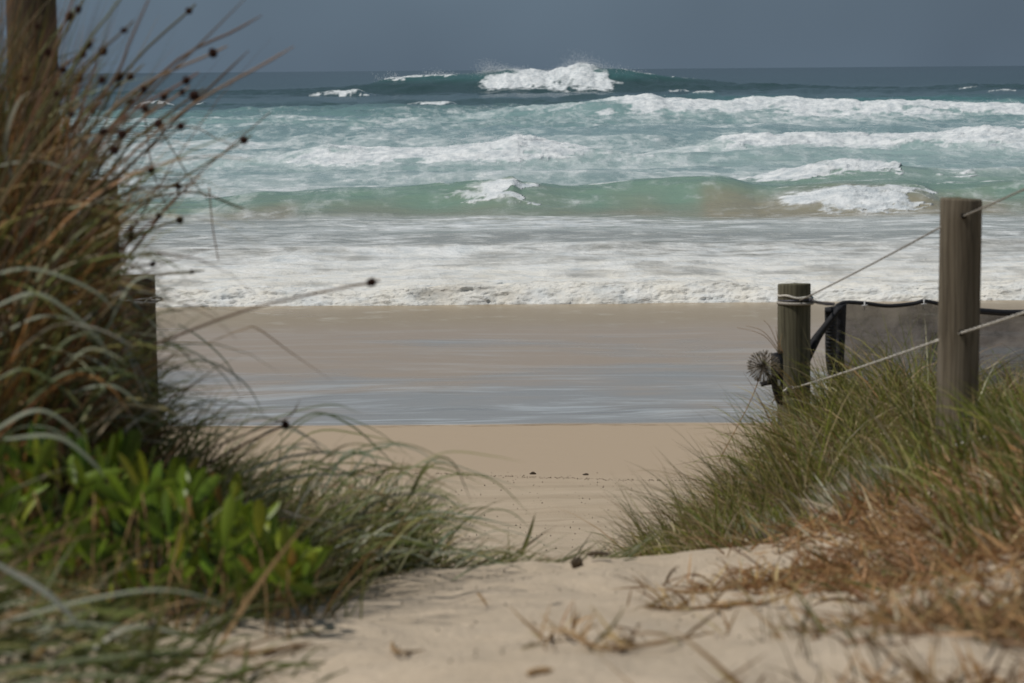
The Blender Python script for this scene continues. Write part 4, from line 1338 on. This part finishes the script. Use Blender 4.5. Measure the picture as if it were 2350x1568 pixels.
def arcs(parent, n, xr, yr, dr_, reach, rise, wr, cols):
    """Single blades that rise from the clump, arch over and droop to the right."""
    for i in range(n):
        x0, y0, d = rng.uniform(*xr), rng.uniform(*yr), rng.uniform(*dr_)
        L, h = rng.uniform(*reach), rng.uniform(*rise)
        dd = rng.normal(0, .12)
        pts = [(x0, y0, d), (x0 + L * .35, y0 - h, d + dd * .4), (x0 + L * .7, y0 - h * rng.uniform(.75, 1.1), d + dd * .7), (x0 + L, y0 - h * rng.uniform(.0, .7), d + dd)]
        blade(pts, rng.uniform(*wr), tuple(pal(1, cols, [1] * len(cols))[0]), parent)


ARC = [GS, GG, (.14, .15, .045), (.20, .20, .07), (.27, .22, .11), (.33, .32, .24), (.11, .13, .03)]
arcs(spin, 46, (-40, 260), (680, 1060), (4.5, 5.4), (120, 300), (20, 110), (7, 15), ARC)
arcs(spin2, 84, (480, 950), (1060, 1330), (5.5, 6.4), (150, 380), (30, 120), (6, 11), ARC)
arcs(spin2, 26, (840, 1080), (1240, 1340), (6.2, 6.9), (100, 260), (15, 80), (5, 9), ARC)
arcs(spin3, 30, (-80, 220), (1420, 1590), (3.5, 4.1), (130, 290), (10, 70), (9, 18), ARC)

# ---- knobby sedge clump at the left
sed_o = P(20, 980, 5.1)
sed_o[2] = float(ground_z(sed_o[0], 5.1))
sed = empty('knobby_sedge', tuple(sed_o), 'tall brown sedge clump with dark round seed heads along the left edge', 'sedge')
n = 3000
Y = rng.normal(5.55, .32, n)
X = (-.85 - np.abs(rng.normal(0, .24, n))) * (Y / 5.1)
base = np.stack([X, Y, ground_z(X, Y, False)], axis=1)
az = rng.normal(.1, 1.2, n)
upr = rng.uniform(0, 1, n)
c0 = pal(n, [(.17, .078, .024), (.25, .115, .032), (.08, .042, .018), (.11, .11, .028), (.30, .23, .14), (.08, .09, .022)], (2.6, 2.2, 3.0, 2.4, .7, 2.8))
v, f, c = ribbons(base - sed_o[None], az, np.abs(rng.normal(.06, .12, n)), np.abs(rng.normal(.2, .35, n)), rng.uniform(.30, 1.0, n), rng.uniform(.003, .005, n), 6, c0, c0 * 1.2)
obj('stems', mesh_np('stems', v, f, c), M_SEDGE, sed, kind='stuff')
# rust and green stems leaning out to the right
n = 950
Y = rng.normal(5.35, .28, n)
X = (-.86 - np.abs(rng.normal(0, .14, n))) * (Y / 5.1)
base = np.stack([X, Y, ground_z(X, Y, False) + rng.uniform(0, .45, n)], axis=1)
c0 = pal(n, [(.22, .10, .03), (.15, .07, .025), (.11, .115, .026), (.26, .13, .04), (.08, .042, .018), (.28, .22, .13)], (3, 3, 2.8, 1.2, 2.6, .4))
v, f, c = ribbons(base - sed_o[None], rng.normal(.1, .55, n), rng.uniform(.25, .95, n), rng.normal(.15, .3, n), rng.uniform(.15, .46, n), rng.uniform(.003, .006, n), 6, c0, c0 * 1.15)
obj('leaning_stems', mesh_np('leaning_stems', v, f, c), M_SEDGE, sed, kind='stuff')
# long drooping leaves hanging out of the clump, green, straw and grey
n = 460
Y = rng.uniform(4.7, 5.7, n)
X = (-.90 - np.abs(rng.normal(0, .16, n))) * (Y / 5.1)
base = np.stack([X, Y, ground_z(X, Y, False) + rng.uniform(0, .25, n)], axis=1)
c0 = pal(n, [(.09, .105, .022), (.15, .155, .042), (.22, .23, .14), (.26, .17, .07), (.18, .095, .03), (.36, .32, .21)], (3.4, 2.6, 1.0, 1.3, 2.0, .5))
v, f, c = ribbons(base - sed_o[None], rng.normal(-.15, .9, n), np.abs(rng.normal(.16, .16, n)), rng.uniform(.9, 2.5, n), rng.uniform(.30, .75, n), rng.uniform(.005, .010, n), 10, c0, c0 * 1.2)
obj('drooping_leaves', mesh_np('drooping_leaves', v, f, c), M_SEDGE, sed, kind='stuff')
# tangled litter low in the clump
n = 2600
Y = rng.normal(5.6, .35, n)
X = (-.76 - np.abs(rng.normal(0, .22, n))) * (Y / 5.1)
base = np.stack([X, Y, ground_z(X, Y, False) + rng.uniform(0, .62, n) * sstep(.70, .95, -X / Y * 5.1)], axis=1)
c0 = pal(n, [(.13, .065, .028), (.08, .042, .02), (.20, .16, .10), (.06, .068, .022), (.17, .09, .04)], (3, 3, 1.0, 2, 2))
v, f, c = ribbons(base - sed_o[None], rng.uniform(-np.pi, np.pi, n), rng.uniform(.2, 1.5, n), rng.normal(.2, .5, n), rng.uniform(.10, .32, n), rng.uniform(.003, .006, n), 5, c0, c0 * 1.15)
obj('dead_litter', mesh_np('dead_litter', v, f, c), M_SEDGE, sed, kind='stuff')


def head_mesh(seed):
    lr = np.random.default_rng(seed)
    parts = []
    # a knob of many little pointed spikelets round a core
    nn = 60
    ph = np.arccos(1 - 2 * (np.arange(nn) + .5) / nn)
    th = np.pi * (1 + 5 ** .5) * np.arange(nn)
    dd = np.stack([np.cos(th) * np.sin(ph), np.sin(th) * np.sin(ph), .85 * np.cos(ph)], axis=1)
    for q in dd:
        L = lr.uniform(.85, 1.12)
        parts.append(tube([q * .1, q * .72 * L, q * 1.0 * L], [.20, .20, .04], 4))
    return join(parts)


HEADS = []
for s_ in range(3):
    v, f = head_mesh(s_)
    me = mesh_np('seed_head', v, f)
    me.materials.append(M_HEAD)
    HEADS.append(me)


def stem_col(n):
    return pal(1, [(.15, .085, .045), (.20, .13, .075), (.11, .075, .04), (.12, .11, .045)], (3, 2, 2, 1.6))[0]


def sedge_stem(root_px, mid_px, head_px, d, has_head=True, bract=26, hs=10.5, rad=3.2):
    p0 = P(root_px[0], root_px[1], d)
    p1 = P(mid_px[0], mid_px[1], d)
    p2 = P(head_px[0], head_px[1], d)
    dirv = p2 - p1
    dirv /= np.linalg.norm(dirv)
    p3 = p2 + dirv * (bract / FPX * d)
    path = bez([p0, p1, p2, p3], 14) - sed_o
    r = np.interp(np.linspace(0, 1, 14), [0, .7, 1], [1.2, .9, .3]) * rad / FPX * d
    v, f = tube(path, r, 6)
    cc = np.repeat(stem_col(1)[None], len(v), axis=0) * np.repeat(np.linspace(.85, 1.2, 14), 6)[:, None]
    st = obj('stem', mesh_np('stem', v, f, cc), M_SEDGE, sed)
    if has_head:
        h = obj('seed_head', HEADS[int(rng.integers(3))], None, st)
        h.location = p2 - sed_o
        h.scale = (hs / FPX * d,) * 3
        h.rotation_euler = rng.uniform(0, 3, 3)


heads = [(433, 25), (283, 70), (490, 122), (205, 103), (234, 117), (195, 124), (145, 160), (185, 180), (232, 184), (272, 177), (303, 176), (428, 185), (417, 212), (447, 220), (375, 223), (335, 250), (415, 290), (365, 284), (237, 303),
         (279, 308), (262, 345), (180, 22), (157, 37), (130, 215), (215, 255), (190, 330), (330, 205), (295, 232), (165, 262), (110, 120), (85, 60), (60, 180)]
for hx, hy in heads:
    hx += rng.normal(0, 2)
    d = rng.uniform(4.6, 5.5)
    # stems fan out from low in the clump
    ang = np.interp(hx + hy * .25, [100, 300, 550], [66, 46, 30]) + rng.normal(0, 5)
    L = rng.uniform(330, 470)
    mx_, my_ = hx - L * math.cos(math.radians(ang)) * .55, hy + L * math.sin(math.radians(ang)) * .55
    rx, ry = mx_ - L * .7 * math.cos(math.radians(min(ang + 12, 86))), my_ + L * .9 * math.sin(math.radians(min(ang + 12, 86)))
    sedge_stem((rx, ry), (mx_, my_), (hx, hy), d, True, rng.uniform(8, 45), rng.uniform(8.5, 13))
# single stems that stand clear of the clump
for root, mid, head, d, hh, br, hs in (
        ((120, 640), (330, 470), (560, 322), 5.6, True, 4, 10.5), ((150, 560), (250, 440), (347, 390), 5.3, True, 8, 10), ((180, 520), (300, 440), (409, 428), 5.4, True, 60, 9.5),
        ((150, 720), (280, 570), (365, 495), 5.3, True, 60, 9), ((200, 640), (320, 540), (413, 505), 5.5, True, 6, 11), ((160, 740), (240, 620), (300, 527), 5.2, True, 14, 9),
        ((170, 760), (250, 650), (300, 543), 5.2, True, 8, 8), ((180, 640), (280, 620), (350, 606), 5.3, True, 48, 9), ((200, 690), (300, 640), (440, 624), 5.9, True, 30, 6),
        ((330, 800), (582, 707), (852, 648), 5.0, True, 2, 13), ((380, 1120), (540, 1030), (655, 975), 5.6, True, 4, 11),
        ((20, 520), (250, 200), (300, 90), 4.9, False, 200, 9), ((60, 560), (300, 260), (440, 120), 5.0, False, 190, 9), ((150, 420), (380, 160), (540, 70), 5.2, False, 70, 9), ((120, 520), (400, 270), (610, 145), 5.0, False, 75, 9),
        ((200, 480), (420, 260), (520, 165), 5.3, False, 70, 9), ((260, 480), (430, 440), (545, 475), 5.6, False, 20, 9), ((230, 330), (420, 290), (500, 320), 5.7, False, 70, 9), ((300, 520), (430, 420), (600, 275), 5.9, False, 30, 9),
        ((330, 250), (350, 390), (385, 480), 5.9, False, 20, 9), ((370, 300), (430, 400), (470, 450), 5.9, False, 15, 9), ((240, 660), (380, 480), (420, 440), 5.6, False, 60, 9), ((60, 420), (170, 150), (260, 20), 4.8, False, 80, 9),
        ((40, 400), (120, 130), (175, -20), 4.8, False, 60, 9), ((480, 430), (488, 520), (500, 590), 6.2, False, 10, 9)):
    sedge_stem(root, mid, head, d, hh, br, hs, rng.uniform(2.6, 3.6) if d < 5.65 or hh else 1.5)


# ---- leafy shrub
def leaf_mesh(seed):
    lr = np.random.default_rng(seed)
    L = .078
    W = .0185
    n = 9
    s = np.linspace(0, 1, n)
    w = W * .5 * np.sqrt(np.clip(np.sin(np.pi * s ** 1.7), 0, 1)) * (s > 0) + .0018
    w[-1] = .003
    bendv = lr.uniform(-.6, .6) * .03
    v = []
    for i in range(n):
        y0 = bendv * s[i] ** 2
        cup = .25 * w[i]
        for k, u in enumerate((-1, -.5, 0, .5, 1)):
            v.append((u * w[i], y0 + cup * u * u, s[i] * L))
    f = grid_faces(n, 5)
    return np.array(v), f


LEAVES = []
for s_ in range(5):
    v, f = leaf_mesh(s_)
    me = mesh_np('leaf', v, f)
    me.materials.append(M_LEAF)
    LEAVES.append(me)
sh_o = P(300, 1380, 5.0)
sh_o[2] = float(ground_z(sh_o[0], 5.0))
shrub = empty('leafy_shrub', tuple(sh_o), 'low shrub with bright green fleshy paddle leaves on the bank, lower left', 'shrub')
twigs = []
count = 0
while count < 296:
    px = rng.uniform(-20, 690)
    lo = np.interp(px, [0, 200, 400, 560, 690], [1350, 1340, 1360, 1370, 1370])
    hi = np.interp(px, [0, 100, 300, 420, 560, 690], [1010, 1060, 1090, 1120, 1180, 1290])
    py = rng.uniform(hi, lo)
    d = rng.uniform(4.25, 5.0)
    p = P(px, py, d)
    gz = float(ground_z(p[0], p[1], False))
    if p[2] < gz + .01:
        continue
    m0 = int(rng.integers(2, 5))
    for k in range(m0):
        if count >= 296:
            break
        o = obj('leaf', LEAVES[int(rng.integers(5))], None, shrub)
        o.location = p - sh_o + rng.normal(0, .006, 3)
        o.rotation_euler = (rng.normal(.15, .58), rng.normal(.12, .62), rng.normal(0, 1.1) + (math.pi if rng.uniform() < .3 else 0))
        sc_ = rng.uniform(.55, 1.0)
        o.scale = (sc_, sc_, sc_)
        count += 1
    q = np.array([p[0] + rng.normal(0, .05), p[1] + rng.normal(0, .05), gz - .02])
    twigs.append(tube(bez([q, (p + q) / 2 + rng.normal(0, .012, 3), p], 6) - sh_o, [.0020, .0018, .0016, .0014, .0012, .001], 4))
# the inner mass of smaller leaves behind the ones that show
n_in = 620
lv, lf = leaf_mesh(9)
allv, allf, allc = [], [], []
for i in range(n_in):
    px = rng.uniform(-60, 700)
    lo = np.interp(px, [0, 200, 400, 560, 690], [1390, 1400, 1400, 1395, 1385])
    hi = np.interp(px, [0, 100, 300, 420, 560, 690], [1000, 1040, 1080, 1120, 1190, 1300])
    d = rng.uniform(4.4, 5.3)
    p = P(px, rng.uniform(hi, lo), d)
    p[2] = max(p[2], float(ground_z(p[0], p[1], False)) + .01)
    R_ = np.array(Matrix.Rotation(rng.normal(0, 1.2), 3, 'Z') @ Matrix.Rotation(rng.normal(.2, .5), 3, 'X') @ Matrix.Rotation(rng.normal(.1, .5), 3, 'Y'))
    allv.append((lv * rng.uniform(.45, .95)) @ R_.T + p - sh_o)
    allf.append(lf + i * len(lv))
    allc.append(np.repeat(pal(1, [(.065, .115, .014), (.13, .205, .018), (.21, .25, .022), (.24, .14, .04)], (3, 3, 1.5, .5)), len(lv), axis=0))
obj('inner_leaves', mesh_np('inner_leaves', np.vstack(allv), np.vstack(allf), np.vstack(allc)), M_BLADE, shrub, kind='stuff')
v, f = join(twigs)
obj('twigs', mesh_np('twigs', v, f), M_TWIG, shrub, kind='stuff')

# ------------------------------------------------------------------ small things on the sand
def debris(name, pts, rad, m, label, cat, group=None):
    pts = [np.array(p) for p in pts]
    org = pts[0].copy()
    path = bez(pts, 14) - org
    r = np.interp(np.linspace(0, 1, 14), [0, .15, .8, 1], [.5, 1, .9, .3]) * rad * rng.uniform(.8, 1.2, 14)
    v, f = tube(path, r, 6)
    o = obj(name, mesh_np(name, v, f), m, label=label, cat=cat, group=group)
    o.location = org
    if name == 'dry_runner':
        nb = 46
        bp = path[rng.integers(0, 14, nb)] + rng.normal(0, 1, (nb, 3)) * np.array([.02, .02, 0])
        cb = pal(nb, [(.36, .23, .10), (.26, .15, .065), (.44, .33, .18)], (3, 2, 2))
        v, f, c = ribbons(bp, rng.uniform(0, 6.28, nb), rng.uniform(.6, 1.5, nb), rng.normal(.2, .4, nb), rng.uniform(.03, .09, nb), rng.uniform(.003, .007, nb), 4, cb, cb * 1.1)
        obj('withered_leaves', mesh_np('withered_leaves', v, f, c), M_DRY, o, kind='stuff')
    return o


def on_ground(px, py):
    """The place on the sand that is seen at this pixel."""
    v = P(px, py, 1.0) - CAM
    d = np.concatenate([np.arange(2.5, 9, .01), np.arange(9, 60, .05)])
    q = CAM[None] + v[None] * d[:, None]
    hit = np.nonzero(q[:, 2] <= ground_z(q[:, 0], q[:, 1]))[0]
    return q[hit[0]] if len(hit) else CAM + v * 30


def lie(pxs, lift=.004):
    out = []
    for px, py in pxs:
        q = on_ground(px, py)
        q[2] = float(ground_z(q[0], q[1])) + lift
        out.append(q)
    return out


debris('dry_stick', lie([(535, 1512), (600, 1508), (660, 1496), (715, 1485)], .006), .0042, M_TWIG, 'orange-brown dry leaf stalk lying on the sand at the lower left', 'stick')
debris('dry_stick', lie([(900, 1478), (905, 1500), (935, 1505), (975, 1500)], .004), .0028, M_TWIG, 'short bent brown twig on the bare sand left of centre', 'stick')
debris('dry_stick', lie([(1095, 1365), (1108, 1380), (1118, 1395)], .004), .0028, M_TWIG, 'small reddish twig just below the green runners on the crest', 'stick')
debris('dry_stick', lie([(1210, 1556), (1235, 1550), (1270, 1548)], .004), .0045, M_TWIG, 'dark brown chip at the bottom edge near the centre', 'stick')
debris('dry_runner', lie([(1250, 1498), (1262, 1470), (1290, 1450), (1340, 1482), (1400, 1500), (1480, 1490), (1560, 1476), (1640, 1458)], .005), .0032, M_TWIG, 'long tan dead runner snaking over the sand right of centre', 'runner')
debris('dry_runner', lie([(1640, 1360), (1720, 1352), (1800, 1345)], .004), .003, M_TWIG, 'thin brown dead runner on the sand below the right-hand hummock', 'runner')
debris('dry_runner', lie([(1480, 1400), (1570, 1402), (1680, 1396), (1760, 1390)], .004), .0034, M_TWIG, 'brown dead runner at the edge of the dry grass, right of centre', 'runner')
debris('dry_stick', lie([(1348, 1293), (1370, 1290), (1400, 1292)], .02), .006, M_WRACK, 'dark stick at the foot of the right-hand hummock', 'stick')


def lump(name, px, py, rx, rz, m, label, cat, group=None):
    q = on_ground(px, py)
    nn, ns = 7, 10
    v = []
    for i in range(nn):
        ph = np.pi * i / (nn - 1)
        for j in range(ns):
            a = 2 * np.pi * j / ns
            k = 1 + rng.normal(0, .22)
            v.append((rx * k * np.sin(ph) * np.cos(a), rx * .6 * k * np.sin(ph) * np.sin(a), rz * (1 + rng.normal(0, .15)) * np.cos(ph)))
    i = np.arange(nn - 1)[:, None] * ns
    j = np.arange(ns)[None, :]
    f = np.stack([(i + j).ravel(), (i + ns + j).ravel(), (i + ns + (j + 1) % ns).ravel(), (i + (j + 1) % ns).ravel()], axis=1)
    o = obj(name, mesh_np(name, np.array(v), f, smooth=False), m, label=label, cat=cat, group=group)
    o.location = (q[0], q[1], float(ground_z(q[0], q[1])) + rz * .5)
    return o


lump('seaweed_lump', 1325, 1303, .016, .014, M_WRACK, 'dark brown lump on the crest of the path near the hummock', 'seaweed')
lump('seaweed_lump', 1223, 1089, .024, .014, M_WRACK, 'left one of two dark specks on the tide line across the beach', 'seaweed')
lump('seaweed_lump', 1344, 1092, .022, .010, M_WRACK, 'right one of two dark specks on the tide line across the beach', 'seaweed')

# dark tide line of fine debris along the beach
n = 2600
px = rng.uniform(-900, 3200, n)
ln = np.interp(px, [-900, 800, 1000, 1100, 1200, 1550, 3200], [22.85, 23.05, 22.95, 22.75, 22.62, 22.4, 22.0])
X = (px - 1175) / FPX * ln
wv_ = (fbm(X * .8, X * 0, 81, 3) - .5) * .25
Y = ln + wv_ + rng.normal(0, .035, n) + .06 * (rng.uniform(0, 1, n) < .12) * rng.normal(0, 3, n)
keep = rng.uniform(0, 1, n) < .25 + 1.0 * sstep(.38, .6, fbm(X * 1.7, X * 0 + 4, 82, 3))
X, Y = X[keep], Y[keep]
v, f = drops(np.stack([X, Y, ground_z(X, Y) + .003], axis=1), rng.uniform(.002, .006, len(X)))
obj('tide_line', mesh_np('tide_line', v, f, smooth=False), M_TIDE, kind='stuff', label='thin dark line of fine debris left by the tide across the beach', cat='debris')
# crumbs scattered over the dry sand
n = 500
px = rng.uniform(600, 1800, n)
Y = rng.uniform(17.5, 22.3, n)
X = (px - 1175) / FPX * Y
v, f = drops(np.stack([X, Y, ground_z(X, Y) + .002], axis=1), rng.uniform(.002, .009, n))
n = 500
px = rng.uniform(450, 2000, n)
Y2 = rng.uniform(3.6, 7.2, n)
X2 = (px - 1175) / FPX * Y2
v2, f2 = drops(np.stack([X2, Y2, ground_z(X2, Y2) + .001], axis=1), rng.uniform(.001, .004, n))
v, f = join([(v, f), (v2, f2)])
obj('sand_debris', mesh_np('sand_debris', v, f, smooth=False), M_WRACK, kind='stuff', label='tiny dark crumbs scattered over the dry sand', cat='debris')
